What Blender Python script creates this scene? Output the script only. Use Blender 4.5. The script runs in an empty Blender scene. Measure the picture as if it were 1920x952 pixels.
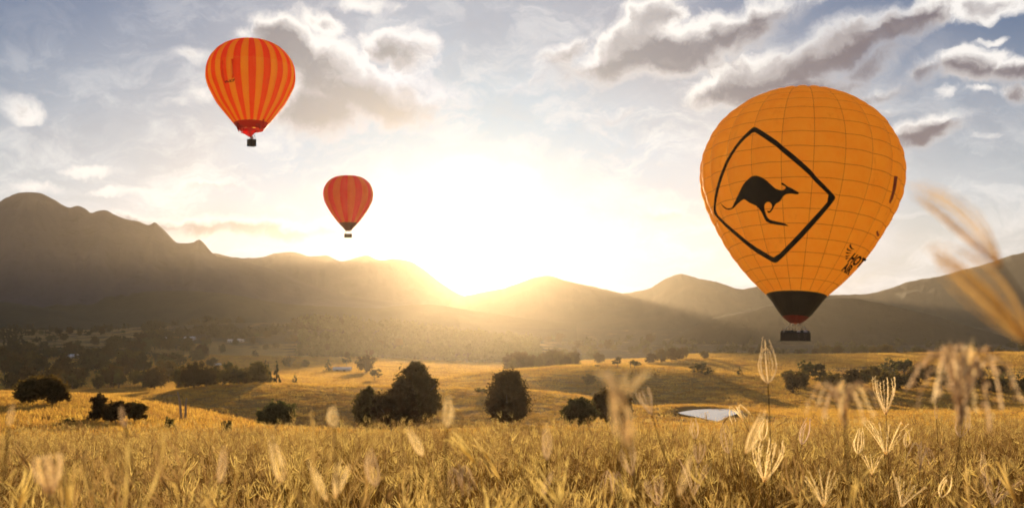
import bpy, bmesh, math, random
import numpy as np
from mathutils import Vector, Matrix, noise as mnoise
from mathutils.bvhtree import BVHTree
from mathutils.geometry import delaunay_2d_cdt

random.seed(11)
rng = np.random.default_rng(7)
PI = math.pi
R = math.radians
S = bpy.context.scene
COL = S.collection

# ------------------------------------------------------------------ camera
F, CX, HY = 2059.0, 960.0, 570.0          # focal length in photo pixels, centre column, horizon row
def at(x, y, d):                          # photo pixel at a depth in metres -> point of the place
    return Vector(((x - CX) / F * d, d, (HY - y) / F * d))
cam = bpy.data.cameras.new('camera')
camo = bpy.data.objects.new('camera', cam)
COL.objects.link(camo)
camo.location = (0, 0, 0)
camo.rotation_euler = (PI / 2, 0, 0)
cam.sensor_width = 36
cam.lens = F / 1920 * 36
cam.shift_y = (HY - 476) / 1920
cam.clip_start = 0.05
cam.clip_end = 60000
cam.dof.use_dof = True
cam.dof.focus_distance = 5.5
cam.dof.aperture_fstop = cam.lens / 6.0
S.camera = camo

# ------------------------------------------------------------------ sun, exposure, engine
SUNX, SUNY = 870.0, 474.0
SUN_AZ = math.atan2(SUNX - CX, F)
SUN_EL = math.atan2(HY - SUNY, math.hypot(F, SUNX - CX))
SUN_DIR = Vector((math.sin(SUN_AZ) * math.cos(SUN_EL), math.cos(SUN_AZ) * math.cos(SUN_EL), math.sin(SUN_EL)))
sl = bpy.data.lights.new('sun', 'SUN')
sl.energy = 3.9
sl.angle = R(0.53)
sl.color = (1.0, 0.73, 0.42)
so = bpy.data.objects.new('sun', sl)
COL.objects.link(so)
so.rotation_euler = (-SUN_DIR).to_track_quat('-Z', 'Y').to_euler()
so.location = (0, -20, 30)
S.view_settings.view_transform = 'Standard'
S.view_settings.look = 'None'
S.view_settings.gamma = 1
S.view_settings.use_curve_mapping = False
S.view_settings.exposure = 1.1
S.render.engine = 'CYCLES'
cy = S.cycles
cy.max_bounces = 7
cy.diffuse_bounces = 3
cy.transmission_bounces = 6
cy.transparent_max_bounces = 8
cy.volume_bounces = 0
cy.caustics_reflective = False
cy.caustics_refractive = False
cy.sample_clamp_indirect = 6
cy.use_denoising = True
HAZE_DENSITY, HAZE_G = 2.25e-5, 0.835      # coarse droplets: tight bright halo round the sun
AIR_DENSITY, AIR_G = 3.6e-5, 0.15         # fine dust: even veil over far things

# ------------------------------------------------------------------ world: sky with clouds
class NT:
    """Tiny helper to write node networks as expressions."""
    def __init__(s, tree): s.t = tree; s.n = tree.nodes; s.l = tree.links
    def new(s, typ, **kw):
        n = s.n.new(typ)
        for k, v in kw.items(): setattr(n, k, v)
        return n
    def put(s, sock, v):
        if hasattr(v, 'is_output'): s.l.new(v, sock)
        elif v is not None: sock.default_value = v
    def m(s, op, a, b=None, c=None, clamp=False):
        n = s.new('ShaderNodeMath', operation=op, use_clamp=clamp)
        for i, v in enumerate((a, b, c)):
            if v is not None: s.put(n.inputs[i], v)
        return n.outputs[0]
    def vm(s, op, a, b=None, out=0):
        n = s.new('ShaderNodeVectorMath', operation=op)
        s.put(n.inputs[0], a)
        if b is not None: s.put(n.inputs[1], b)
        return n.outputs[out]
    def scale(s, a, f):
        n = s.new('ShaderNodeVectorMath', operation='SCALE')
        s.put(n.inputs[0], a); s.put(n.inputs[3], f)
        return n.outputs[0]
    def xyz(s, x, y, z):
        n = s.new('ShaderNodeCombineXYZ')
        for i, v in enumerate((x, y, z)): s.put(n.inputs[i], v)
        return n.outputs[0]
    def sep(s, v):
        n = s.new('ShaderNodeSeparateXYZ'); s.put(n.inputs[0], v); return n.outputs
    def noise(s, v, sc, det=4, rough=.55, dist=0, col=False):
        n = s.new('ShaderNodeTexNoise')
        s.put(n.inputs['Vector'], v); s.put(n.inputs['Scale'], sc); s.put(n.inputs['Detail'], det)
        s.put(n.inputs['Roughness'], rough); s.put(n.inputs['Distortion'], dist)
        return n.outputs['Color' if col else 'Fac']
    def step(s, v, a, b, x=0.0, y=1.0):
        n = s.new('ShaderNodeMapRange', interpolation_type='SMOOTHSTEP')
        for i, q in enumerate((v, a, b, x, y)): s.put(n.inputs[i], q)
        return n.outputs[0]
    def mix(s, f, a, b, blend='MIX'):
        n = s.new('ShaderNodeMix', data_type='RGBA', blend_type=blend)
        s.put(n.inputs[0], f); s.put(n.inputs[6], a); s.put(n.inputs[7], b)
        return n.outputs[2]
    def ramp(s, v, stops):
        n = s.new('ShaderNodeValToRGB'); s.put(n.inputs[0], v)
        e = n.color_ramp.elements
        while len(e) < len(stops): e.new(0.5)
        for q, (p, c) in zip(e, stops): q.position = p; q.color = (*c, 1)
        return n.outputs[0]

def dirpx(x, y):                          # photo pixel -> azimuth and elevation of that piece of sky
    return math.atan2(x - CX, F), math.atan2(HY - y, math.hypot(F, x - CX))

CLOUDS = [  # piece of sky (photo px), half width, half height, tilt, weight
    (530, 62, 48, 20, 18, 1.0), (560, 85, 75, 34, 20, 1.1), (625, 135, 100, 56, 28, 1.2), (690, 190, 125, 50, 12, 1.1),
    (600, 210, 90, 42, 0, 1.0), (725, 85, 46, 28, 0, .9), (600, 38, 46, 22, 10, .8), (375, 104, 50, 18, -10, .75),
    (450, 58, 24, 13, 0, .7), (380, 180, 40, 26, 0, .6), (345, 198, 26, 10, 0, .6), (700, 8, 55, 16, 0, .7), (18, 198, 46, 24, 0, .8),
    (770, 110, 46, 52, 30, .65), (820, 170, 80, 34, 15, .5), (840, 200, 60, 28, 0, .45),
    (1225, 35, 60, 40, -20, 1.1), (1180, 85, 90, 42, -25, 1.2), (1260, 95, 110, 38, -8, 1.1), (1340, 60, 130, 38, -10, .95),
    (1430, 22, 90, 22, -8, .75), (1060, 100, 66, 22, -32, .8), (1100, 130, 120, 24, -15, .6), (1010, 150, 70, 16, -25, .5),
    (1345, 165, 60, 26, -12, 1.0), (1440, 140, 120, 42, -10, 1.2), (1560, 100, 130, 40, -20, 1.2), (1670, 60, 110, 32, -22, 1.1),
    (1480, 170, 150, 22, -4, .9), (1740, 32, 70, 22, -12, .85), (1620, 125, 90, 22, -20, .8), (1590, 185, 60, 16, 0, .7),
    (1828, 128, 50, 30, 0, 1.0), (1905, 138, 44, 22, -5, .95), (1735, 252, 66, 24, -14, .95), (1765, 240, 34, 18, 0, .8), (1700, 268, 44, 12, -5, .7),
    (1870, 14, 66, 24, -8, .85), (1735, 138, 42, 20, -10, .7), (1775, 178, 18, 11, 0, .65), (1835, 178, 26, 8, 0, .6), (1865, 80, 18, 8, 0, .65),
    (1660, 175, 50, 14, -5, .7), (1905, 180, 24, 18, 0, .7), (1850, 262, 20, 7, 0, .5), (1640, 215, 40, 10, 0, .5),
    (330, 412, 150, 13, 4, .82), (470, 428, 200, 20, 3, .9), (600, 430, 110, 24, 0, .8), (380, 350, 90, 8, 0, .5), (180, 315, 46, 12, 0, .55),
    (240, 355, 70, 10, 0, .55), (60, 345, 50, 14, 0, .6), (600, 350, 70, 16, 0, .4), (1240, 412, 90, 14, -4, .5), (1140, 215, 50, 14, -10, .45),
    (1010, 400, 100, 12, -4, .45), (960, 330, 140, 26, 0, .35), (1180, 330, 90, 12, -6, .35),
]
W = bpy.data.worlds.new('World')
S.world = W
W.use_nodes = True
wt = W.node_tree
wt.nodes.clear()
N = NT(wt)
tc = N.new('ShaderNodeTexCoord')
D = N.vm('NORMALIZE', tc.outputs['Generated'])
sky = N.new('ShaderNodeTexSky', sky_type='NISHITA')
sky.sun_disc = False
sky.sun_elevation = SUN_EL
sky.sun_rotation = SUN_AZ
sky.air_density = 1.0
sky.dust_density = 0.6
sky.ozone_density = 2.2
sky.altitude = 100
dx, dy, dz = N.sep(D)
az = N.m('ARCTAN2', dx, dy)
el = N.m('ARCSINE', dz)
P = N.xyz(az, el, 0.0)
wz = N.noise(P, 26.0, 5, .6, col=True)
wz2 = N.noise(P, 9.0, 3, .5, col=True)
warp = N.vm('ADD', N.scale(N.vm('SUBTRACT', wz, (.5, .5, .5)), .036), N.scale(N.vm('SUBTRACT', wz2, (.5, .5, .5)), .045))
Pw = N.vm('ADD', P, N.vm('MULTIPLY', warp, (1, .75, 0)))
puff = {(375, 104), (450, 58), (380, 180), (345, 198), (18, 198), (1870, 14), (1775, 178), (1835, 178), (1865, 80), (1850, 262), (180, 315), (240, 355), (60, 345), (700, 8), (600, 38)}
dens = None
hsum = None
for (x, y, rx, ry, rot, w) in CLOUDS:
    a, e = dirpx(x, y)
    mp = N.new('ShaderNodeMapping', vector_type='TEXTURE')
    if dens is None: N.put(mp.inputs['Vector'], Pw)
    else:                                                   # chained, so that the network is worked through one cloud at a time
        ch = N.new('ShaderNodeVectorMath', operation='MULTIPLY_ADD')
        N.put(ch.inputs[0], hsum); ch.inputs[1].default_value = (1e-9, 1e-9, 0); N.put(ch.inputs[2], Pw)
        N.put(mp.inputs['Vector'], ch.outputs[0])
    mp.inputs['Location'].default_value = (a, e, 0)
    mp.inputs['Rotation'].default_value = (0, 0, R(-rot))
    mp.inputs['Scale'].default_value = (rx / F * 1.35, ry / F * 1.35, 1)
    ln = N.vm('LENGTH', mp.outputs[0], out=1)
    b = N.m('MULTIPLY', N.step(ln, 1.35, 0.0), w)
    dens = b if dens is None else N.m('SMOOTH_MAX', dens, b, .15)
    hq = N.m('MULTIPLY', N.m('ADD', N.sep(mp.outputs[0])[1], 1.1 if (x, y) in puff else 0.0), b)
    hsum = hq if hsum is None else N.m('ADD', hsum, hq)
# the rest of the dome carries the same broken cloud
Pg = N.vm('MULTIPLY', D, (1, 1, 2.2))
general = N.step(N.noise(Pg, 3.0, 7, .58, .3), .44, .66, 0, .9)
infront = N.m('MULTIPLY', N.step(N.m('ABSOLUTE', az), .42, .60, 1, 0), N.step(el, .26, .36, 1, 0))
general = N.m('MULTIPLY', general, N.m('MULTIPLY', N.m('SUBTRACT', 1.0, infront), N.step(el, .03, .10)))
dens = N.m('MAXIMUM', dens, general)
fb = N.noise(Pw, 26.0, 10, .64, .2)
fbs = N.noise(N.vm('ADD', Pw, (SUN_AZ * 0, .006, 0)), 26.0, 6, .6, .2)
fb2 = N.noise(P, 12.0, 6, .6)
relief = N.m('SUBTRACT', fb, fbs)                          # billows: lit where they thin out upwards
soft = N.step(N.noise(P, 7.0, 3, .5), .36, .62, .16, .62)  # some edges crisp, some wispy
dn = N.m('ADD', dens, N.m('ADD', N.m('MULTIPLY', N.m('SUBTRACT', fb, .5), 1.45), N.m('MULTIPLY', N.m('SUBTRACT', fb2, .5), .55)))
dn = N.m('MULTIPLY', dn, N.step(dens, .02, .25))
cover = N.step(dn, .10, N.m('ADD', .30, N.m('MULTIPLY', soft, 1.25)))
topness = N.step(N.m('ADD', N.m('ADD', hsum, N.m('MULTIPLY', N.m('SUBTRACT', fb2, .5), .9)), N.m('MULTIPLY', relief, 1.6)), -.12, .45)
thick = N.step(dn, .55, 1.15)
core = N.m('SUBTRACT', N.m('ADD', .40, N.m('MULTIPLY', N.step(dn, .30, .90), .60)), N.m('ADD', N.m('MULTIPLY', topness, N.m('SUBTRACT', .86, N.m('MULTIPLY', thick, .60))), N.m('MULTIPLY', relief, .35)), None, True)
# angle to the sun
ca = N.vm('DOT_PRODUCT', D, tuple(SUN_DIR), out=1)
ang = N.m('ARCCOSINE', N.m('MINIMUM', ca, .999999))
SK = 2 ** S.view_settings.exposure
def lin(r, g, b, k=1.0):
    f = lambda c: ((c / 255 + .055) / 1.055) ** 2.4 if c > 10 else c / 255 / 12.92
    return (f(r) * k / SK, f(g) * k / SK, f(b) * k / SK, 1)
base = N.vm('MULTIPLY', N.scale(sky.outputs[0], .054), (.50, .72, 1.18))
veil = N.m('POWER', 2.718, N.m('MULTIPLY', N.m('POWER', N.m('DIVIDE', ang, .29), 2.2), -1.0))
cirrus = N.noise(N.vm('MULTIPLY', Pw, (1, 3.0, 1)), 8.0, 8, .64, .4)
low = N.step(el, .26, .05, 0, 1)
v2 = N.m('MULTIPLY', N.m('ADD', N.m('MULTIPLY', veil, .90), N.m('MULTIPLY', low, .78)), N.step(cirrus, .28, .66, .74, 1.0), None, True)
q_ = lambda r, g, b: (r / SK, g / SK, b / SK)
veilcol = N.ramp(N.m('DIVIDE', ang, .5), [(.10, q_(.03, .24, .56)), (.22, q_(.10, .38, .63)), (.36, q_(.38, .55, .72)), (.50, q_(.66, .69, .74)), (.72, q_(.68, .73, .80))])
c1 = N.mix(v2, base, veilcol)
wisp = N.noise(N.vm('MULTIPLY', Pw, (1, 2.2, 1)), 15.0, 9, .66, .6)
c1 = N.mix(N.m('MULTIPLY', N.step(wisp, .44, .68), N.m('MULTIPLY', v2, .75)), c1, N.mix(N.step(ang, .05, .26), (*q_(.22, .46, .70), 1), (*q_(.96, .96, .95), 1)))
lit = N.mix(N.step(ang, .05, .26), (*q_(.42, .60, .88), 1), (*q_(.99, .96, .93), 1))
dark = N.mix(N.step(ang, .06, .40), (*q_(.30, .36, .42), 1), (*q_(.185, .165, .20), 1))
cl = N.mix(core, lit, dark)
sheet = None
for (x, y, rx, ry, w) in [(640, 170, 260, 130, .8), (560, 420, 340, 46, .9), (1260, 110, 300, 110, .7), (1560, 140, 330, 90, .8), (200, 250, 260, 60, .35), (1150, 380, 330, 50, .35), (1800, 230, 200, 90, .4)]:
    a, e = dirpx(x, y)
    q = N.vm('LENGTH', N.vm('MULTIPLY', N.vm('SUBTRACT', Pw, (a, e, 0)), (F / rx, F / ry, 0)), out=1)
    q = N.m('MULTIPLY', N.step(q, 1.15, .1), w)
    sheet = q if sheet is None else N.m('MAXIMUM', sheet, q)
sheet = N.m('MULTIPLY', sheet, N.step(fb2, .30, .62))
c1 = N.mix(N.m('MULTIPLY', sheet, .55), c1, N.mix(N.step(ang, .06, .36), (*q_(.38, .46, .56), 1), (*q_(.48, .46, .49), 1)))
c2 = N.mix(N.m('MULTIPLY', cover, N.step(ang, .02, .12, .25, .97)), c1, cl)
glow = N.m('POWER', 2.718, N.m('MULTIPLY', N.m('POWER', N.m('DIVIDE', ang, .050), 1.4), -1.0))
c3 = N.vm('ADD', c2, N.scale((1.0, .86, .55), N.m('MULTIPLY', glow, .8)))
bg = N.new('ShaderNodeBackground')
N.put(bg.inputs[0], c3)
bg.inputs[1].default_value = 1.0
wo = N.new('ShaderNodeOutputWorld')
wt.links.new(bg.outputs[0], wo.inputs['Surface'])
W.cycles.sampling_method = 'MANUAL'
W.cycles.sample_map_resolution = 512

# ------------------------------------------------------------------ helpers
def ordinal(i):
    one = ['', 'first', 'second', 'third', 'fourth', 'fifth', 'sixth', 'seventh', 'eighth', 'ninth', 'tenth', 'eleventh', 'twelfth', 'thirteenth', 'fourteenth', 'fifteenth', 'sixteenth', 'seventeenth', 'eighteenth', 'nineteenth']
    if i < 20: return one[i]
    tens = {2: 'twent', 3: 'thirt', 4: 'fort', 5: 'fift'}[i // 10]
    return tens + 'ieth' if i % 10 == 0 else tens + 'y-' + one[i % 10]
def tag(o, label=None, cat=None, group=None, kind=None):
    if label: o['label'] = label
    if cat: o['category'] = cat
    if group: o['group'] = group
    if kind: o['kind'] = kind
    return o
def mesh(name, v, f, mats=(), smooth=False, mi=None):
    me = bpy.data.meshes.new(name)
    me.from_pydata([tuple(p) for p in v], [], [tuple(int(i) for i in q) for q in f])
    for m in mats: me.materials.append(m)
    if mi is not None: me.polygons.foreach_set('material_index', np.asarray(mi, dtype=np.int32))
    if smooth: me.polygons.foreach_set('use_smooth', np.ones(len(me.polygons), dtype=bool))
    me.update()
    return me
def obj(name, me, parent=None, loc=None):
    o = bpy.data.objects.new(name, me)
    COL.objects.link(o)
    if parent: o.parent = parent
    if loc is not None: o.location = loc
    return o
def empty(name, loc, rz=0.0):
    o = bpy.data.objects.new(name, None)
    COL.objects.link(o)
    o.location = loc
    o.rotation_euler = (0, 0, rz)
    o.empty_display_size = .3
    return o
def copy_tree(o, parent=None):
    c = o.copy()
    COL.objects.link(c)
    if parent: c.parent = parent
    for ch in list(o.children): copy_tree(ch, c)
    return c
class MB:
    """Collects vertices and faces of one part."""
    def __init__(s): s.v = []; s.f = []; s.mi = []
    def add(s, v, f, mi=0):
        o = len(s.v)
        s.v += [tuple(p) for p in v]
        s.f += [tuple(i + o for i in q) for q in f]
        s.mi += [mi] * len(f)
    def box(s, c, h, M=None, mi=0):
        v = [Vector((c[0] + a * h[0], c[1] + b * h[1], c[2] + d * h[2])) for a in (-1, 1) for b in (-1, 1) for d in (-1, 1)]
        if M: v = [M @ p for p in v]
        s.add(v, [(0, 1, 3, 2), (4, 6, 7, 5), (0, 4, 5, 1), (2, 3, 7, 6), (0, 2, 6, 4), (1, 5, 7, 3)], mi)
    def tube(s, pts, rad, n=6, mi=0, cap=True):
        pts = [Vector(p) for p in pts]
        if not hasattr(rad, '__len__'): rad = [rad] * len(pts)
        v = []; f = []
        up = None
        for i, p in enumerate(pts):
            t = (pts[min(i + 1, len(pts) - 1)] - pts[max(i - 1, 0)]).normalized()
            if up is None: up = t.orthogonal().normalized()
            up = (up - t * up.dot(t))
            up = up.normalized() if up.length > 1e-6 else t.orthogonal().normalized()
            w = t.cross(up)
            for k in range(n):
                a = 2 * PI * k / n
                v.append(p + (up * math.cos(a) + w * math.sin(a)) * rad[i])
        for i in range(len(pts) - 1):
            for k in range(n):
                f.append((i * n + k, i * n + (k + 1) % n, (i + 1) * n + (k + 1) % n, (i + 1) * n + k))
        if cap: f += [tuple(range(n))[::-1], tuple(range((len(pts) - 1) * n, len(pts) * n))]
        s.add(v, f, mi)
    def build(s, name, mats, parent=None, smooth=False):
        if not isinstance(mats, (list, tuple)): mats = [mats]
        return obj(name, mesh(name, s.v, s.f, mats, smooth, s.mi), parent)

def mat(name):
    m = bpy.data.materials.new(name)
    m.use_nodes = True
    m.node_tree.nodes.clear()
    n = NT(m.node_tree)
    out = n.new('ShaderNodeOutputMaterial')
    return m, n, out
def principled(n, out, col, rough=.7, **kw):
    b = n.new('ShaderNodeBsdfPrincipled')
    n.put(b.inputs['Base Color'], col)
    n.put(b.inputs['Roughness'], rough)
    for k, v in kw.items(): n.put(b.inputs[k.replace('_', ' ')], v)
    if out: n.l.new(b.outputs[0], out.inputs['Surface'])
    return b
def tcoord(n): return n.new('ShaderNodeTexCoord').outputs['Object']
def simple(name, a, b, sc=4.0, rough=.7, bump=0.0, metallic=0.0):
    m, n, out = mat(name)
    fac = n.noise(tcoord(n), sc, 5, .6)
    p = principled(n, out, n.mix(n.step(fac, .3, .7), (*a, 1), (*b, 1)), rough, Metallic=metallic)
    if bump:
        bn = n.new('ShaderNodeBump'); bn.inputs['Strength'].default_value = bump; bn.inputs['Distance'].default_value = .02
        n.put(bn.inputs['Height'], fac); n.l.new(bn.outputs[0], p.inputs['Normal'])
    return m
def leafy(name, a, b, trans=.4, sc=3.0, coord='Object', rand=True, rough=.75, spread=(.72, 1.28)):
    """Thin leaves or straw: part of the light passes through."""
    m, n, out = mat(name)
    t = n.new('ShaderNodeTexCoord').outputs[coord]
    fac = n.noise(t, sc, 4, .6)
    col = n.mix(n.step(fac, .3, .7), (*a, 1), (*b, 1))
    if rand:
        oi = n.new('ShaderNodeObjectInfo')
        hs = n.new('ShaderNodeHueSaturation')
        n.put(hs.inputs['Value'], n.step(oi.outputs['Random'], 0, 1, *spread))
        n.put(hs.inputs['Hue'], n.step(oi.outputs['Random'], 0, 1, .485, .515))
        n.put(hs.inputs['Color'], col)
        col = hs.outputs[0]
    d = n.new('ShaderNodeBsdfDiffuse'); n.put(d.inputs[0], col)
    tr = n.new('ShaderNodeBsdfTranslucent'); n.put(tr.inputs[0], col)
    mx = n.new('ShaderNodeMixShader'); mx.inputs[0].default_value = trans
    n.l.new(d.outputs[0], mx.inputs[1]); n.l.new(tr.outputs[0], mx.inputs[2])
    n.l.new(mx.outputs[0], out.inputs['Surface'])
    return m

M_BLACK = simple('black_print', (.003, .003, .003), (.006, .005, .005), 2, .95)
for nd_ in M_BLACK.node_tree.nodes:
    if nd_.type == 'BSDF_PRINCIPLED': nd_.inputs['Specular IOR Level'].default_value = .05
M_TAPE = simple('seam_tape', (.34, .13, .022), (.42, .17, .03), 2, .8)
M_WICKER = simple('wicker', (.018, .014, .010), (.050, .038, .022), 14, .75, .6)
M_RIM = simple('padded_rim', (.012, .014, .013), (.03, .03, .026), 8, .6, .2)
M_METAL = simple('burner_steel', (.45, .46, .48), (.62, .63, .65), 10, .35, 0, .85)
M_ROPE = simple('cable', (.10, .10, .11), (.2, .19, .18), 10, .6)
M_BARK = simple('bark', (.06, .042, .028), (.13, .095, .06), 3, .9, .6)
M_LEAF_DARK = leafy('fig_leaves', (.085, .060, .016), (.145, .092, .024), .60, .9)
M_LEAF = leafy('gum_leaves', (.075, .070, .024), (.135, .115, .038), .55, .5)
M_LEAF_PINE = leafy('pine_needles', (.022, .034, .016), (.05, .062, .028), .25, .6)

# ------------------------------------------------------------------ terrain
XS = np.array([-400, 0, 150, 280, 330, 400, 440, 500, 600, 700, 820, 900, 1000, 1080, 1150, 1250, 1320, 1400, 1500, 1600, 1700, 1800, 1920, 2300], float)
def prof(*pairs):
    px = [p for p, _ in pairs]; py = [q for _, q in pairs]
    return np.interp(XS, px, py)
def near(d, k=.067):
    z = -1.13 - k * d - .0014 * d * d
    return HY - z / d * F
LAYERS = [
    (.25, near(.25) + XS * 0), (1, near(1) + XS * 0), (3, near(3) + XS * 0), (6, prof((0, near(6, .069)), (1920, near(6, .060)))),
    (13, prof((0, near(13, .069)), (1000, near(13, .066)), (1230, near(13, .065)), (1330, near(13, .0685)), (1450, near(13, .062)), (1920, near(13, .059)))), (25, prof((0, near(25, .069)), (1000, near(25, .066)), (1230, near(25, .065)), (1330, near(25, .070)), (1450, near(25, .062)), (1920, near(25, .058)))),
    (45, prof((0, 850), (700, 868), (1920, 868))),
    (62, prof((0, 822), (440, 840), (700, 856), (1920, 858))),
    (88, prof((0, 782), (200, 785), (330, 800), (440, 815), (700, 822), (1000, 812), (1300, 830), (1920, 830))),
    (120, prof((0, 746), (150, 742), (280, 757), (330, 765), (400, 778), (440, 787), (500, 800), (700, 812), (1000, 806), (1300, 812), (1920, 812))),
    (170, prof((0, 764), (150, 766), (280, 800), (440, 822), (800, 826), (1000, 818), (1300, 800), (1920, 800))),
    (250, prof((0, 735), (150, 745), (280, 740), (400, 727), (500, 722), (700, 727), (820, 729), (900, 731), (1000, 736), (1080, 744), (1150, 756), (1250, 775), (1320, 780), (1400, 778), (1920, 778))),
    (330, prof((0, 738), (300, 738), (400, 741), (700, 741), (1000, 751), (1150, 764), (1320, 761), (1500, 757), (1920, 757))),
    (450, prof((0, 717), (300, 714), (500, 713), (700, 719), (820, 711), (900, 701), (1000, 693), (1080, 687), (1150, 686), (1250, 691), (1400, 704), (1500, 709), (1700, 713), (1920, 713))),
    (560, prof((0, 708), (300, 708), (500, 703), (700, 704), (820, 715), (1000, 704), (1150, 697), (1250, 696), (1400, 705), (1920, 706))),
    (800, prof((0, 682), (300, 682), (500, 680), (700, 684), (900, 693), (1000, 690), (1080, 684), (1150, 679), (1250, 672), (1320, 665), (1500, 667), (1700, 665), (1920, 663))),
    (1050, prof((0, 658), (400, 662), (700, 667), (900, 675), (1150, 671), (1320, 672), (1920, 670))),
    (1500, prof((0, 618), (150, 621), (280, 613), (400, 607), (500, 604), (600, 604), (700, 609), (820, 621), (900, 629), (1000, 640), (1150, 646), (1920, 648))),
    (2000, prof((0, 616), (280, 616), (600, 617), (820, 629), (1150, 640), (1920, 640))),
    (2700, 611 + XS * 0), (4000, 600 + XS * 0),
]
LD = np.array([math.log(d) for d, _ in LAYERS])
LZ = np.array([(HY - Y) / F * d for d, Y in LAYERS])        # layers x columns
def pchip(x, y, q):                                         # x (n), y (n, m), q (k) -> (k, m)
    h = np.diff(x)[:, None]; dl = np.diff(y, axis=0) / h
    dv = np.zeros_like(y)
    w1 = 2 * h[1:] + h[:-1]; w2 = h[1:] + 2 * h[:-1]
    ok = dl[:-1] * dl[1:] > 0
    with np.errstate(divide='ignore', invalid='ignore'):
        dv[1:-1] = np.where(ok, (w1 + w2) / (w1 / dl[:-1] + w2 / dl[1:]), 0)
    dv[0] = dl[0]; dv[-1] = dl[-1]
    i = np.clip(np.searchsorted(x, q) - 1, 0, len(x) - 2)
    t = ((q - x[i]) / np.diff(x)[i])[:, None]; hh = np.diff(x)[i][:, None]
    return (2 * t**3 - 3 * t**2 + 1) * y[i] + (t**3 - 2 * t**2 + t) * hh * dv[i] + (-2 * t**3 + 3 * t**2) * y[i + 1] + (t**3 - t**2) * hh * dv[i + 1]
DQ = np.exp(np.linspace(math.log(.25), math.log(4000), 330))
XQ = np.linspace(-400, 2300, 361)
ZC = pchip(LD, LZ, np.log(DQ))                              # rows x coarse columns
cols = pchip(XS, ZC.T, XQ).T
ZG = cols                                                   # rows x fine columns
# gentle bumps that grow with distance
bump = np.zeros_like(ZG)
for i, d in enumerate(DQ):
    if d < 30: continue
    a = min(1, (d - 30) / 60)
    for j, x in enumerate(XQ):
        X = (x - CX) / F * d
        bump[i, j] = a * (mnoise.noise(Vector((X / 38, d / 38, 3))) * .35 + mnoise.noise(Vector((X / 11, d / 11, 9))) * .10)
ZG = ZG + bump
PX, PY, PZ = (1331 - CX) / F * 232, 232.0, (HY - 778) / F * 232
def ground(X, Y):
    """Height of the ground under a point (metres)."""
    r = math.hypot(X, Y)
    a = math.atan2(X, Y)
    lim = math.atan2(2300 - CX, F) - .01
    a = max(-lim, min(lim, a))
    d = max(r * math.cos(a), .26) if abs(math.atan2(X, Y)) > lim else max(Y, .26)
    x = CX + math.tan(a) * F
    fi = (math.log(d) - math.log(DQ[0])) / (math.log(DQ[-1]) - math.log(DQ[0])) * (len(DQ) - 1)
    fj = (x - XQ[0]) / (XQ[-1] - XQ[0]) * (len(XQ) - 1)
    fi = min(max(fi, 0), len(DQ) - 1.001); fj = min(max(fj, 0), len(XQ) - 1.001)
    i, j = int(fi), int(fj); u, v = fi - i, fj - j
    z = (ZG[i, j] * (1 - u) * (1 - v) + ZG[i + 1, j] * u * (1 - v) + ZG[i, j + 1] * (1 - u) * v + ZG[i + 1, j + 1] * u * v)
    q = math.hypot((X - PX) / 8.0, (Y - PY) / 19.0)        # the farm pond lies in a shallow bowl
    if q < 1.0: return min(z, PZ - .14 * (1 - q) ** .5 + .05 * q)
    if q < 2.6:
        t = (q - 1.0) / 1.6; t = t * t * (3 - 2 * t)
        return z * t + (PZ + .08) * (1 - t)
    return z
def hit(x, y, dmin=70, dmax=3500):
    """Depth at which the sight line through a photo pixel first meets the ground."""
    d = dmin
    while d < dmax:
        if (HY - y) / F * d <= ground((x - CX) / F * d, d): return d
        d *= 1.006
    return None
def stand(x, y=None, d=None):
    if d is None: d = hit(x, y)
    if d is None: return None
    X = (x - CX) / F * d
    return Vector((X, d, ground(X, d)))

# ground sheet all round: wedge in front as measured, the rest carries on with the same fall
wedge = math.atan2(2300 - CX, F) - .01
angs = list(np.arctan((np.linspace(-390, 2290, 300) - CX) / F))
side = list(np.linspace(wedge + .03, 2 * PI - wedge - .03, 60))
angs = angs + side
gv = []; gf = []
rad = np.exp(np.linspace(math.log(.25), math.log(3950), 300))
for r in rad:
    for a in angs:
        fwd = abs((a + PI) % (2 * PI) - PI) <= wedge
        if fwd: gv.append((math.tan(a) * r, r, ground(math.tan(a) * r, r)))
        else:
            X, Y = math.sin(a) * r, math.cos(a) * r
            gv.append((X, Y, ground(X, Y)))
na = len(angs)
for i in range(len(rad) - 1):
    for j in range(na):
        k = (j + 1) % na
        gf.append((i * na + j, i * na + k, (i + 1) * na + k, (i + 1) * na + j))
gv.append((0, 0, -1.13)); c0 = len(gv) - 1
for j in range(na): gf.append((j, c0, (j + 1) % na))
m, n, out = mat('pasture')
pc = n.new('ShaderNodeNewGeometry').outputs['Position']
f1 = n.noise(pc, .006, 6, .6); f2 = n.noise(pc, .05, 6, .62); f3 = n.noise(n.vm('MULTIPLY', pc, (1, .35, 1)), .9, 5, .65); f4 = n.noise(pc, 3.0, 4, .7)
base = n.mix(n.step(f1, .35, .65), (.32, .175, .038, 1), (.25, .15, .036, 1))
base = n.mix(n.m('MULTIPLY', n.step(f2, .42, .68), .7), base, (.15, .105, .038, 1))
base = n.mix(n.m('MULTIPLY', n.step(f3, .5, .75), .55), base, (.30, .19, .055, 1))
base = n.mix(n.m('MULTIPLY', n.step(f4, .55, .75), .4), base, (.10, .070, .025, 1))
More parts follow.
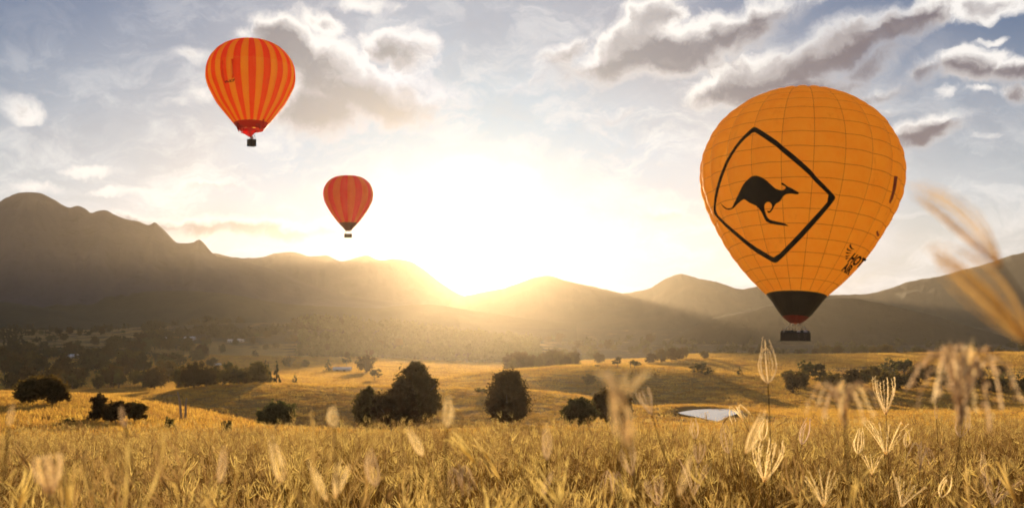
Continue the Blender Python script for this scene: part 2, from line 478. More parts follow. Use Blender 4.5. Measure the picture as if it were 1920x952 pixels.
# stock tracks and mown lines across the slopes
lines = n.noise(n.vm('MULTIPLY', pc, (.02, .30, .9)), 1.0, 4, .6, 1.5)
base = n.mix(n.m('MULTIPLY', n.step(lines, .56, .68), .35), base, (.11, .08, .03, 1))
sc = n.new('ShaderNodeAttribute'); sc.attribute_name = 'scrub_shade'
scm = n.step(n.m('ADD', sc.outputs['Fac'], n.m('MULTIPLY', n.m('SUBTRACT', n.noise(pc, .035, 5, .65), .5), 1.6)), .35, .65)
base = n.mix(scm, base, n.mix(n.step(f3, .4, .6), (.050, .042, .018, 1), (.095, .072, .030, 1)))  # dark olive for tree-covered flats and for the hollow's painted shade
bn = n.new('ShaderNodeBump'); bn.inputs['Strength'].default_value = 1.0; bn.inputs['Distance'].default_value = .35
n.put(bn.inputs['Height'], n.m('ADD', n.noise(pc, 1.6, 6, .75), n.m('MULTIPLY', n.noise(pc, .16, 5, .65), 2.0)))
pb = principled(n, out, base, .9)
n.put(pb.inputs['Sheen Weight'], n.m('MULTIPLY', n.m('SUBTRACT', 1.0, scm), .30))
pb.inputs['Sheen Roughness'].default_value = .45
n.put(pb.inputs['Sheen Tint'], (.95, .66, .22, 1))
n.put(pb.inputs['Specular IOR Level'], .1)
n.l.new(bn.outputs[0], pb.inputs['Normal'])
M_PASTURE = m
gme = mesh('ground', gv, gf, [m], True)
def scrub_and_shade(X, Y):
    """1 on the bushy, tree-covered flats and the hollow with painted-in shade, 0 on open pasture."""
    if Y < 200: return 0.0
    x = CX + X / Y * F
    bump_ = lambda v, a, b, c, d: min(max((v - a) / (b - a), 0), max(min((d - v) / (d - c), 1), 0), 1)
    q = bump_(x, -2000, -1800, 230, 340) * bump_(Y, 330, 420, 1000, 1250)  # left hollow: its shade is put into the ground colour
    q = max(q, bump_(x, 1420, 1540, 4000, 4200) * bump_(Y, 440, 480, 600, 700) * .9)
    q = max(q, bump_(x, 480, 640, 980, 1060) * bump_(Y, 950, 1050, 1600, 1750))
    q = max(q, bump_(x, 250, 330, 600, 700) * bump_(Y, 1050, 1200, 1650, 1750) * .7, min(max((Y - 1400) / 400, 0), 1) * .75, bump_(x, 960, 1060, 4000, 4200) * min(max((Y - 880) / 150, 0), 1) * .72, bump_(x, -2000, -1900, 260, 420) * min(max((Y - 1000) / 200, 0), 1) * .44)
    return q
at_ = gme.attributes.new('scrub_shade', 'FLOAT', 'POINT')
at_.data.foreach_set('value', np.array([scrub_and_shade(v[0], v[1]) for v in gv], dtype=np.float32))
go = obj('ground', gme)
tag(go, 'dry golden pasture falling away from the grassy hilltop into the valley', 'pasture', kind='structure')

# ------------------------------------------------------------------ mountains
m, n, out = mat('forested_slope')
pc = n.new('ShaderNodeNewGeometry').outputs['Position']
f1 = n.noise(pc, .004, 6, .6); f2 = n.noise(pc, .03, 6, .7)
base = n.mix(n.step(f1, .35, .65), (.040, .048, .026, 1), (.075, .070, .034, 1))
base = n.mix(n.m('MULTIPLY', n.step(f2, .5, .8), .6), base, (.02, .026, .014, 1))
bn = n.new('ShaderNodeBump'); bn.inputs['Strength'].default_value = .8; bn.inputs['Distance'].default_value = 8
n.put(bn.inputs['Height'], n.noise(pc, .05, 6, .7))
pb = principled(n, out, base, .95); n.put(pb.inputs['Specular IOR Level'], .1)
n.l.new(bn.outputs[0], pb.inputs['Normal'])
M_SLOPE = m
M_COOL = M_SLOPE.copy(); M_COOL.name = 'cool_grey_slope'
for nd_ in M_COOL.node_tree.nodes:                          # greyer and bluer colour than on the wooded hills
    if nd_.type == 'MIX' and nd_.data_type == 'RGBA' and not nd_.inputs[6].is_linked:
        nd_.inputs[6].default_value = (.060, .064, .078, 1); nd_.inputs[7].default_value = (.095, .090, .100, 1)
M_FOREST = M_SLOPE.copy(); M_FOREST.name = 'dense_forest_slope'
for nd_ in M_FOREST.node_tree.nodes:
    if nd_.type == 'MIX' and nd_.data_type == 'RGBA' and not nd_.inputs[6].is_linked:
        nd_.inputs[6].default_value = (.030, .028, .013, 1); nd_.inputs[7].default_value = (.048, .040, .017, 1)
def mountain(name, label, d, pts, base_y, thick=.32, seed=0, rough=1.0, na=260, ns=44):
    x0, x1 = pts[0][0], pts[-1][0]
    xs = np.linspace(x0, x1, na)
    px = np.array([p for p, _ in pts], float); py = np.array([[q] for _, q in pts], float)
    yc = pchip(px, py, xs)[:, 0]
    v = []; f = []
    zb = (HY - base_y) / F * d - 25
    for i, x in enumerate(xs):
        crest = (HY - yc[i]) / F * d
        crest += (mnoise.noise(Vector((x / 14, seed, 0))) * .8 + mnoise.noise(Vector((x / 5, seed, 2))) * .45) * d / F * 1.3 * rough
        for s in range(ns):
            t = s / (ns - 1) * 2 - 1                        # -1 front foot .. 0 crest .. 1 back foot
            dd = d * (1 + t * thick * (1.0 if t < 0 else .8))
            h = 1 - abs(t) ** 1.15
            w = (x - CX) / F * d
            sp = mnoise.fractal(Vector((w / (d * .060), dd / (d * .17), seed * 3.1)), 1.0, 2.0, 5)
            amp = min(1, abs(t) * 2.4) * (h + .05)
            h2 = max(0, h + sp * .34 * amp)
            z = zb + (crest - zb) * h2
            # keep the front from rising above the crest line as seen from the valley
            lim = crest * dd / d - abs(t) * 8
            if t < 0: z = min(z, zb + (lim - zb) * .985) if lim > zb else min(z, lim)
            v.append(((x - CX) / F * d * (1 + (dd / d - 1) * .9), dd, z))
    for i in range(na - 1):
        for s in range(ns - 1):
            a = i * ns + s
            f.append((a, a + 1, a + ns + 1, a + ns))
    o = obj(name, mesh(name, v, f, [M_COOL if seed in (1, 2) else M_FOREST if seed == 6 else M_SLOPE], True))
    return tag(o, label, 'mountain' if name == 'mountain' else 'hill', kind='structure')
mountain('mountain', 'tall craggy mountain range rising at the far left edge', 2400,
    [(-420, 470), (-250, 430), (-100, 405), (-20, 388), (10, 368), (30, 359), (50, 356), (70, 357), (85, 362), (100, 369), (130, 385), (145, 382), (160, 387), (172, 396), (185, 391), (197, 390),
     (212, 397), (240, 409), (262, 414), (280, 419), (290, 414), (300, 421), (312, 432), (335, 453), (352, 453), (364, 451), (373, 446), (382, 452), (392, 464),
     (410, 478), (440, 484), (500, 501), (560, 525), (620, 545), (700, 561), (790, 574), (900, 590), (980, 600)], 605, .26, 1)
mountain('mountain', 'paler ridge behind the small red balloon, left of the setting sun', 3250,
    [(250, 520), (330, 490), (400, 471), (440, 480), (480, 482), (520, 474), (550, 472), (580, 479), (612, 477), (640, 488), (665, 482), (685, 476), (712, 485), (740, 483), (765, 486), (790, 500), (830, 532), (870, 554), (930, 566), (1000, 578)], 595, .15, 2)
mountain('mountain', 'pale peak just right of the setting sun', 3050,
    [(820, 575), (860, 558), (900, 548), (940, 540), (975, 529), (1000, 520), (1025, 516), (1060, 525), (1120, 538), (1165, 548), (1230, 560), (1320, 570)], 596, .15, 3)
mountain('mountain', 'pointed hazy peak left of the large orange balloon', 3100,
    [(960, 600), (1040, 585), (1100, 570), (1165, 550), (1215, 540), (1245, 522), (1262, 515), (1275, 512), (1290, 515), (1310, 521), (1340, 526), (1390, 540), (1415, 536), (1430, 533), (1460, 541), (1520, 548), (1600, 560), (1700, 580)], 604, .25, 4)
mountain('mountain', 'broad dark mountain rising to the far right edge', 3300,
    [(1440, 590), (1520, 562), (1560, 552), (1620, 550), (1655, 543), (1680, 535), (1700, 528), (1730, 522), (1760, 517), (1800, 505), (1850, 493), (1900, 476), (1940, 466), (2000, 450), (2100, 430), (2250, 440), (2400, 470)], 606, .25, 5)
mountain('hill', 'rounded wooded hill under the basket of the large orange balloon', 1720,
    [(1200, 662), (1240, 645), (1270, 627), (1300, 610), (1330, 599), (1360, 590), (1400, 582), (1440, 573), (1500, 568), (1560, 558), (1590, 556), (1640, 562), (1700, 578), (1760, 593), (1800, 605), (1850, 620), (1900, 634), (1980, 645)], 650, .16, 6, .8)
mountain('hill', 'long low dark wooded ridge at the foot of the left mountain', 1980,
    [(-420, 560), (-200, 575), (0, 572), (100, 556), (180, 549), (270, 545), (340, 543), (390, 546), (430, 550), (520, 566), (600, 573), (700, 577), (760, 571), (800, 570), (880, 580), (1000, 598), (1080, 606)], 608, .2, 7)
mountain('hill', 'near olive hill shoulder at the left edge of the valley', 1750,
    [(-420, 540), (-200, 550), (0, 565), (60, 573), (110, 581), (170, 595), (230, 606), (300, 616)], 625, .2, 8, .7, 160)

# ------------------------------------------------------------------ pond
m, n, out = mat('pond_water')
pw = principled(n, out, (.03, .035, .03, 1), .06)
n.put(pw.inputs['IOR'], 1.33)
bn = n.new('ShaderNodeBump'); bn.inputs['Strength'].default_value = .05; bn.inputs['Distance'].default_value = .05
n.put(bn.inputs['Height'], n.noise(tcoord(n), 1.5, 4, .6)); n.l.new(bn.outputs[0], pw.inputs['Normal'])
PONDPX = [(1271, 773), (1284, 770.4), (1299, 768), (1320, 766.6), (1344, 766), (1366, 766.4), (1382, 768), (1396, 770.2), (1388, 773.5), (1376, 777), (1366, 780), (1357, 785), (1347, 790), (1338, 788), (1326, 785.4), (1310, 781.8), (1294, 778.6), (1280, 776)]
pv = []
for x, y in PONDPX:                                         # shoreline: sight lines carried down to the water level
    d = PZ * F / (HY - y)
    pv.append(((x - CX) / F * d, d, PZ))
POND2D = [(p[0], p[1]) for p in pv]
po = obj('pond', mesh('pond', pv, [tuple(range(len(pv)))[::-1]], [m]))
tag(po, 'small farm pond mirroring the bright sky below the grassy crest', 'pond', kind='structure')

# ------------------------------------------------------------------ balloons
def fabric(name, a, b, trans=.5, stain=.25, sc=.5):
    m, n, out = mat(name)
    t = tcoord(n)
    f1 = n.noise(t, sc, 6, .65); f2 = n.noise(t, sc * 9, 4, .6)
    col = n.mix(n.step(f1, .3, .75), (*a, 1), (*b, 1))
    col = n.mix(n.m('MULTIPLY', n.step(n.noise(n.vm('MULTIPLY', t, (1, 1, .3)), sc * 1.6, 5, .7), .56, .78), stain), col, (a[0] * .55, a[1] * .42, a[2] * .4, 1))
    d = principled(n, None, col, .55); n.put(d.inputs['Specular IOR Level'], .25)
    bn = n.new('ShaderNodeBump'); bn.inputs['Strength'].default_value = .55; bn.inputs['Distance'].default_value = .12
    n.put(bn.inputs['Height'], n.m('ADD', f1, n.m('ADD', n.m('MULTIPLY', f2, .3), n.m('MULTIPLY', n.noise(n.vm('MULTIPLY', t, (1, 1, .25)), sc * 4, 4, .6, 1.0), .8)))); n.l.new(bn.outputs[0], d.inputs['Normal'])
    tr = n.new('ShaderNodeBsdfTranslucent'); n.put(tr.inputs[0], col); n.l.new(bn.outputs[0], tr.inputs['Normal'])
    mx = n.new('ShaderNodeMixShader'); mx.inputs[0].default_value = trans
    n.l.new(d.outputs[0], mx.inputs[1]); n.l.new(tr.outputs[0], mx.inputs[2]); n.l.new(mx.outputs[0], out.inputs['Surface'])
    return m
M_ORANGE = fabric('orange_nylon', (.99, .62, .13), (.97, .54, .10), .84, .34)
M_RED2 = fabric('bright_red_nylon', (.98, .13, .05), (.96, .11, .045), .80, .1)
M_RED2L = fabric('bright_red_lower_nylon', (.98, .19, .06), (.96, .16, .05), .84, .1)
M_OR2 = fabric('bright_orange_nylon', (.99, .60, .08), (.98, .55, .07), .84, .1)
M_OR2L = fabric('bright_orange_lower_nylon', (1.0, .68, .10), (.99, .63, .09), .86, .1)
M_RED3 = fabric('deep_red_nylon', (.88, .060, .035), (.82, .05, .03), .72, .1)
M_OR3 = fabric('burnt_orange_nylon', (.90, .40, .06), (.84, .34, .05), .72, .1)
M_BLACKF = fabric('black_nylon', (.006, .006, .006), (.012, .011, .010), .08, 0)
M_SKIRTRED = fabric('dark_red_lining', (.22, .012, .010), (.12, .010, .008), .3, .5, 3)
M_BAND3 = fabric('maroon_nylon', (.16, .022, .010), (.12, .016, .008), .3, .1)
M_SCOOP = fabric('red_scoop_nylon', (.75, .02, .025), (.66, .015, .02), .45, .1)
M_SCOOPD = fabric('dark_red_band_nylon', (.62, .035, .025), (.54, .028, .02), .5, .1)

class Envelope:
    """Balloon skin: turned profile with a bulge in every gore, tilted about its centre."""
    def __init__(s, axis_px, ytop, rows, d, ngore, phase, bulge, tilt, roll=0):
        s.rows = rows; s.d = d; s.n = ngore; s.phase = R(phase); s.bulge = bulge
        k = d / F
        s.root = at(axis_px, rows[-1][0], d)
        zt = (HY - ytop) * k; zb = s.root.z
        far = 1 + .55 * (zt - zb) * math.sin(R(tilt)) / d                # the upper part leans away from the viewer
        zs_ = [(HY - y) * k - zb for y, _ in rows]; rs = [r * k * far for _, r in rows]
        yaw = math.atan2(s.root.x, s.root.y)
        s.M = Matrix.Rotation(-yaw, 4, 'Z') @ Matrix.Rotation(R(roll), 4, 'Y') @ Matrix.Rotation(R(-tilt), 4, 'X')
        stretch = 1.0
        for _ in range(14):                                  # height so that the outline tops out where it should
            best = 1e9
            for z_, r_ in zip(zs_, rs):
                for g_ in (-1, 0, 1):
                    q_ = s.root + s.M @ Vector((0, g_ * r_, z_ * stretch))
                    best = min(best, HY - q_.z / q_.y * F)
            stretch *= 1 + (best - ytop) / (rows[-1][0] - ytop) * .8
        ys = [z_ * stretch for z_ in zs_]
        # parametrise by arc length, refine smoothly
        arc = [0.0]
        for i in range(1, len(ys)): arc.append(arc[-1] + math.hypot(ys[i] - ys[i - 1], rs[i] - rs[i - 1]))
        arc = np.array(arc) / arc[-1]
        s.arc = arc; s.pz = np.array(ys)[:, None]; s.pr = np.array(rs)[:, None]; s.len = 1
        s.H = ys[0]; s.Rm = max(rs)
        s.face = PI                                          # the viewer-facing line in the frame before M turns it
    def zr(s, t):
        q = np.array([min(max(t, 0), 1)])
        return float(pchip(s.arc, s.pz, q)[0, 0]), float(pchip(s.arc, s.pr, q)[0, 0])
    def point(s, g, u, t, out=0.0):
        """gore number g, u in 0..1 across it, t in 0 (crown) .. 1 (mouth)."""
        z, r = s.zr(t)
        step = 2 * PI / s.n
        half = step / 2
        b = (u - .5) * 2
        chord = math.cos(half) / math.cos(b * half)
        bl = s.bulge * min(1, t * 9) * (1 if t < .55 else max(.12, 1 - (t - .55) * 2.2))
        rr = r * (chord + bl * (1 - b * b)) / (1 + bl * .75) + out
        ph = s.phase + (g + u) * step                       # angle to the right of the viewer-facing line
        a = s.face - ph
        drop = bl * r * .25 * (1 - b * b) * max(0, 1 - t * 3.0)
        return s.M @ Vector((math.sin(a) * rr, math.cos(a) * rr, z + drop + out * (.9 if t < .12 else 0)))
    def facing(s, g):
        ph = (s.phase + (g + .5) * 2 * PI / s.n + PI) % (2 * PI) - PI
        return abs(ph)
    def patch(s, g, u0, u1, t0, t1, nu, nv, puff=0.0, out=0.0):
        v = []; f = []
        for j in range(nv + 1):
            for i in range(nu + 1):
                a, b = i / nu, j / nv
                v.append(s.point(g, u0 + (u1 - u0) * a, t0 + (t1 - t0) * b, out + puff * (1 - (2 * b - 1) ** 2) * (1 - (2 * a - 1) ** 4)))
        w = nu + 1
        for j in range(nv):
            for i in range(nu): f.append((j * w + i, (j + 1) * w + i, (j + 1) * w + i + 1, j * w + i + 1))
        return v, f
    def tape(s, mb, width, t0, t1, rows=(), hwidth=0.0, gores=None, out=.02):
        for g in range(s.n):
            nv = 40
            v = []; f = []
            for j in range(nv + 1):
                t = t0 + (t1 - t0) * j / nv
                r = max(s.zr(t)[1], .05)
                du = min(.4, width / (2 * PI * r / s.n) / 2)
                v += [s.point(g - 1, 1 - du, t, out), s.point(g, 0, t, out + .015), s.point(g, du, t, out)]
            for j in range(nv):
                for i in range(2): f.append((j * 3 + i, (j + 1) * 3 + i, (j + 1) * 3 + i + 1, j * 3 + i + 1))
            mb.add(v, f)
            for t in rows:
                v = []; f = []
                for i in range(7):
                    v += [s.point(g, i / 6, t - hwidth / 2, out), s.point(g, i / 6, t + hwidth / 2, out)]
                for i in range(6): f.append((i * 2, i * 2 + 1, i * 2 + 3, i * 2 + 2))
                mb.add(v, f)
    def bvh(s, t1=.97):
        v = []; f = []
        for g in range(s.n):
            if s.facing(g) > 1.9: continue
            a, b = s.patch(g, 0, 1, 0, t1, 6, 60)
            o = len(v); v += a; f += [tuple(i + o for i in q) for q in b]
        return BVHTree.FromPolygons([s.root + p for p in v], f)
def inside(p, loops):
    c = False
    for L in loops:
        j = len(L) - 1
        for i in range(len(L)):
            if (L[i][1] > p[1]) != (L[j][1] > p[1]) and p[0] < (L[j][0] - L[i][0]) * (p[1] - L[i][1]) / (L[j][1] - L[i][1]) + L[i][0]: c = not c
            j = i
    return c
def smooth_loop(L, n=2):
    for _ in range(n):
        o = []
        for i in range(len(L)):
            a, b = L[i], L[(i + 1) % len(L)]
            o += [(a[0] * .75 + b[0] * .25, a[1] * .75 + b[1] * .25), (a[0] * .25 + b[0] * .75, a[1] * .25 + b[1] * .75)]
        L = o
    return L
def printed(env, tree, name, loops, material, grid=5.0, lift=.035):
    """Flat print laid on the curved skin."""
    pts = []; edges = []
    for L in loops:
        o = len(pts); pts += [Vector(p) for p in L]
        edges += [(o + i, o + (i + 1) % len(L)) for i in range(len(L))]
    xs = [p[0] for p in pts]; ys = [p[1] for p in pts]
    gx = min(xs)
    while gx < max(xs):
        gy = min(ys)
        while gy < max(ys):
            if inside((gx, gy), loops): pts.append(Vector((gx, gy)))
            gy += grid
        gx += grid
    v, e, f, *_ = delaunay_2d_cdt(pts, edges, [], 0, 1e-4)
    f = [q for q in f if inside((sum(v[i].x for i in q) / 3, sum(v[i].y for i in q) / 3), loops)]
    return laid(env, tree, name, v, f, material, lift)
def laid(env, tree, name, v, f, material, lift):
    P3 = []; okv = []
    for p in v:
        d = at(p[0], p[1], 1.0).normalized()
        loc, nor, _, _ = tree.ray_cast(Vector((0, 0, 0)), d)
        okv.append(loc is not None)
        if loc is None: P3.append(Vector((0, 0, 0))); continue
        if nor.dot(d) > 0: nor = -nor
        P3.append(loc + nor * lift - env.root)
    f = [q for q in f if all(okv[i] for i in q)]
    used = sorted({i for q in f for i in q}); mp = {k: i for i, k in enumerate(used)}
    me = mesh(name, [P3[i] for i in used], [[mp[i] for i in q] for q in f], [material], True)
    return me
def text_shape(s):
    cu = bpy.data.curves.new('lettering', 'FONT'); cu.body = s; cu.size = 1
    cu.resolution_u = 3; cu.offset = .045
    o = bpy.data.objects.new('lettering', cu); COL.objects.link(o)
    me = bpy.data.meshes.new_from_object(o.evaluated_get(bpy.context.evaluated_depsgraph_get()))
    v = [(p.co.x, p.co.y) for p in me.vertices]; f = [tuple(q.vertices) for q in me.polygons]
    bpy.data.objects.remove(o); bpy.data.curves.remove(cu); bpy.data.meshes.remove(me)
    return v, f

def basket(parent, w, dp, h, z0, px_off, frame_h, rz=0.0, wm=M_WICKER, rails=2, topband=None):
    """Wicker basket below the mouth: walls with woven courses, padded rim, floor, corner posts, burner frame, burners, cables."""
    M = Matrix.Translation((px_off, 0, z0)) @ Matrix.Rotation(rz, 4, 'Z')
    mb = MB()
    th = .05
    courses = 9
    for k in range(courses):                                # woven courses, each a little proud or shy
        zz = h * (k + .5) / courses; hh = h / courses / 2 - .004
        e = .012 if k % 2 else 0
        mb.box((0, -dp / 2 - e, zz), (w / 2 + e, th / 2, hh), M); mb.box((0, dp / 2 + e, zz), (w / 2 + e, th / 2, hh), M)
        mb.box((-w / 2 - e, 0, zz), (th / 2, dp / 2 - th / 2 - .003, hh), M); mb.box((w / 2 + e, 0, zz), (th / 2, dp / 2 - th / 2 - .003, hh), M)
    mb.build('basket', [wm], parent)
    fl = MB(); fl.box((0, 0, -.03), (w / 2 + .04, dp / 2 + .04, .028), M); fl.build('basket_floor', [M_RIM], parent)
    rm = MB()
    c = [(-w / 2, -dp / 2, h + .05), (w / 2, -dp / 2, h + .05), (w / 2, dp / 2, h + .05), (-w / 2, dp / 2, h + .05)]
    for i in range(4): rm.tube([M @ Vector(c[i]), M @ Vector(c[(i + 1) % 4])], .06, 8)
    rm.build('basket_rim', [M_RIM], parent, True)
    if topband:
        tb = MB()
        tb.box((w / 2 + .05, 0, h * .72), (.012, dp / 2 + .02, h * .22), M)
        tb.build('basket_banner', [topband], parent)
    for sx in (-1, 1):
        for sy in (-1, 1):
            q = MB(); q.tube([M @ Vector((sx * w / 2 * .92, sy * dp / 2 * .92, h)), M @ Vector((sx * w * .22, sy * dp * .30, h + frame_h))], .025, 6)
            q.build('basket_post', [M_ROPE], parent)
    fr = MB(); q = [(-w * .22, -dp * .3, h + frame_h), (w * .22, -dp * .3, h + frame_h), (w * .22, dp * .3, h + frame_h), (-w * .22, dp * .3, h + frame_h)]
    for i in range(4): fr.tube([M @ Vector(q[i]), M @ Vector(q[(i + 1) % 4])], .03, 6)
    # hoses looping from the frame down to the rim
    for sx in (-1, 1):
        p0 = Vector((sx * w * .22, -dp * .3, h + frame_h)); p1 = Vector((sx * w * .40, -dp * .42, h + .1))
        fr.tube([M @ (p0.lerp(p1, t) + Vector((sx * .05 * math.sin(PI * t), 0, .10 * math.sin(PI * t)))) for t in np.linspace(0, 1, 8)], .028, 6)
    fo = fr.build('burner_frame', [M_METAL], parent)
    for sx in (-1, 1):
        b = MB(); b.tube([M @ Vector((sx * w * .09, 0, h + frame_h + z)) for z in (-.1, .02, .04, .28, .3)], [.05, .05, .12, .13, .10], 10)
        b.build('burner', [M_METAL], parent, True)
    return M, q

# --- large orange balloon
D1 = 155.0
E1 = Envelope(1491.5, 162, [(162, 2), (163.2, 40), (168, 66), (178, 92), (198, 124), (228, 155), (260, 174), (290, 184), (318, 187), (350, 184.5), (380, 176), (431, 151.5), (475, 125), (525, 84), (551, 57), (598, 20), (606, 9)], D1, 21, 6.6, .032, 9.5, 1.9)
B1 = empty('hot_air_balloon', E1.root)
tag(B1, 'large orange balloon with a black kangaroo road sign on its side', 'hot air balloon', 'hot air balloons in the sky')
TB = float(np.interp(553.5, [q[0] for q in E1.rows], E1.arc))
rows1 = [.045 + (TB - .045) * i / 19 for i in range(20)]
for g in range(21):
    go_ = None
    if E1.facing(g) < PI / 2 + .12:
        v, f = E1.patch(g, 0, 1, 0.0, rows1[0], 6, 4, .02)
        go_ = obj('gore', mesh('gore', v, f, [M_ORANGE], True), B1)
        for k in range(19):
            v, f = E1.patch(g, .004, .996, rows1[k] + .0004, rows1[k + 1] - .0004, 5, 3, .10)
            obj('panel', mesh('panel', v, f, [M_ORANGE], True), go_)
    else:
        v, f = E1.patch(g, 0, 1, 0.0, TB, 6, 44)
        go_ = obj('gore', mesh('gore', v, f, [M_ORANGE], True), B1)
mb = MB(); E1.tape(mb, .055, .01, TB - .002, rows1[1:-1], .0014, out=.030)
o = mb.build('seam_tape', [M_TAPE], B1, True); o['kind'] = 'stuff'
mb = MB()
for g in range(21):
    v, f = E1.patch(g, 0, 1, TB, .968, 4, 8, 0, .004); mb.add(v, f)
mb.build('mouth_band', [M_BLACKF], B1, True)
mb = MB()
for g in range(21):
    v, f = E1.patch(g, 0, 1, .9685, 1.0, 4, 3, 0, .002); mb.add(v, f)
mb.build('skirt', [M_SKIRTRED], B1, True)
T1 = E1.bvh(.99)
KX = lambda L: [(1330 + x / 3.524, 230 + y / 3.524) for x, y in L]
BORDER_OUT = [(303, 36), (316, 38), (340, 50), (420, 105), (520, 180), (640, 286), (740, 390), (818, 473), (828, 490), (822, 508), (700, 660), (570, 800), (462, 910), (442, 920), (420, 914), (300, 842), (180, 740), (90, 655), (46, 606), (38, 585), (40, 520), (58, 420), (85, 330), (130, 235), (190, 140), (250, 75), (286, 42)]
BORDER_IN = [(303, 66), (330, 82), (420, 145), (510, 215), (630, 320), (730, 420), (800, 491), (700, 610), (560, 762), (439, 888), (400, 868), (290, 800), (180, 712), (95, 635), (53, 592), (55, 525), (75, 425), (105, 330), (150, 235), (205, 150), (260, 95)]
ROO = [(82, 520), (100, 545), (125, 562), (148, 562), (165, 548), (185, 505), (205, 460), (225, 415), (250, 382), (280, 357), (312, 348), (345, 356), (380, 378), (410, 408), (435, 432), (465, 444), (490, 445), (505, 436), (512, 427), (503, 417), (488, 411), (476, 405), (474, 398), (485, 394), (500, 402), (522, 422), (540, 428), (560, 440), (580, 452), (594, 461), (588, 470), (570, 471), (545, 465), (515, 468), (497, 480), (480, 502), (462, 522), (442, 532), (432, 548), (422, 572), (408, 590), (396, 593), (387, 585), (389, 577), (400, 582), (412, 568), (419, 550), (414, 532), (400, 520), (385, 521), (371, 535), (368, 556), (375, 590), (390, 625), (410, 640), (450, 650), (500, 660), (530, 680), (515, 678), (470, 673), (420, 665), (395, 657), (378, 645), (362, 610), (345, 575), (322, 550), (290, 535), (260, 520), (238, 500), (215, 515), (190, 540), (165, 565), (140, 574), (115, 567), (95, 546)]
obj('sign_border', printed(E1, T1, 'sign_border', [smooth_loop(KX(BORDER_OUT), 1), smooth_loop(KX(BORDER_IN), 1)], M_BLACK, 4.0, .27), B1)
obj('kangaroo_emblem', printed(E1, T1, 'kangaroo_emblem', [smooth_loop(KX(ROO), 1)], M_BLACK, 4.0, .27), B1)
LX = lambda L: [(1565 + x / 12.69, 445 + y / 12.69) for x, y in L]
WING = [[(362, 128), (325, 165), (328, 215), (365, 255), (420, 270), (448, 268), (405, 245), (372, 205), (365, 165)],
        [(288, 225), (256, 272), (300, 298), (360, 306), (405, 292), (350, 285), (305, 262)],
        [(246, 325), (242, 362), (290, 368), (345, 356), (372, 340), (310, 340)],
        [(236, 405), (234, 438), (275, 438), (318, 418), (338, 396), (285, 408)],
        [(233, 470), (236, 506), (268, 490), (300, 462)],
        [(655, 462), (690, 455), (712, 440), (668, 492), (615, 560), (600, 545), (632, 505)]]
wm = [printed(E1, T1, 'logo_wing', [LX(L)], M_BLACK, 2.0, .25) for L in WING]
bmw = bmesh.new()
for q in wm: bmw.from_mesh(q)
me = bpy.data.meshes.new('logo_wing'); bmw.to_mesh(me); bmw.free(); me.materials.append(M_BLACK)
obj('logo_wing', me, B1)
def lettering(env, tree, name, s, org, ex, ey, material, parent, lift=.05):
    v, f = text_shape(s)
    w = max(p[0] for p in v); h = .73
    pts = [(org[0] + ex[0] * p[0] / w + ey[0] * p[1] / h, org[1] + ex[1] * p[0] / w + ey[1] * p[1] / h) for p in v]
    return obj(name, laid(env, tree, name, [Vector(p) for p in pts], f, material, lift), parent)
lp = lambda x, y: (1565 + x / 12.69, 445 + y / 12.69)
o1 = lp(275, 545); o2 = lp(140, 750)
lettering(E1, T1, 'lettering', 'HOT', o1, (290 / 12.69, 150 / 12.69), (165 / 12.69, -200 / 12.69), M_BLACK, B1, .25)
lettering(E1, T1, 'lettering', 'AIR', o2, (165 / 12.69, 110 / 12.69), (130 / 12.69, -195 / 12.69), M_BLACK, B1, .25)
M_SMUDGE = simple('faded_red_print', (.30, .05, .015), (.42, .09, .02), 3, .8)
obj('faded_print', printed(E1, T1, 'faded_print', [[(1674, 330), (1680, 331), (1677, 352), (1671, 372), (1666, 381), (1664, 378), (1670, 358)]], M_SMUDGE, 4, .25), B1)
obj('faded_print', printed(E1, T1, 'faded_print', [[(1640, 433), (1643, 431), (1644, 436), (1646, 438), (1644, 442), (1641, 440)]], M_SMUDGE, 3, .25), B1)
k1 = D1 / F
h1 = 14.5 * k1
M, fq = basket(B1, 54 * k1, 1.5, h1, (606 - 638) * k1, 0, 1.0, R(-14.5))
zt = .35
for sx in (-1, 1):
    for sy in (-1, 1):
        for kk in (0, 1):
            a = Vector((sx * .45, sy * .45, .35 + kk * .03)); b = M @ Vector((sx * 54 * k1 * .22, sy * .45, h1 + 1.0))
            q = MB(); q.tube([a + Vector((sx * .12 * kk, 0, 0)), b], .012, 4); q.build('cable', [M_ROPE], B1)

# --- bright striped balloon, upper left
D2 = 160.0
E2 = Envelope(471, 71, [(71, 1), (71.8, 18), (75, 34), (82, 50), (94, 65), (110, 76), (126, 81), (140, 82), (154, 80), (170, 73.5), (190, 63.5), (214, 46), (232, 32), (241, 25), (244, 22.5)], D2, 36, -3.2, .045, 5, -.4)
B2 = empty('hot_air_balloon', E2.root)
tag(B2, 'bright red and orange striped balloon, its right side lit yellow', 'hot air balloon', 'hot air balloons in the sky')
for g in range(36):
    red = g % 2 == 0
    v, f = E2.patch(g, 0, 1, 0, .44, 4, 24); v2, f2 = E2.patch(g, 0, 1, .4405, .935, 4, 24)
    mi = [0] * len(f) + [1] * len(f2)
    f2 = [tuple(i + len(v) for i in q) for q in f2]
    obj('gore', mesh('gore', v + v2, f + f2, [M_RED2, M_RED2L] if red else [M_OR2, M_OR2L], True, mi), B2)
mb = MB()
for g in range(36):
    v, f = E2.patch(g, 0, 1, .9355, 1.0, 3, 5); mb.add(v, f)
mb.build('mouth_band', [M_SCOOPD], B2, True)
k2 = D2 / F
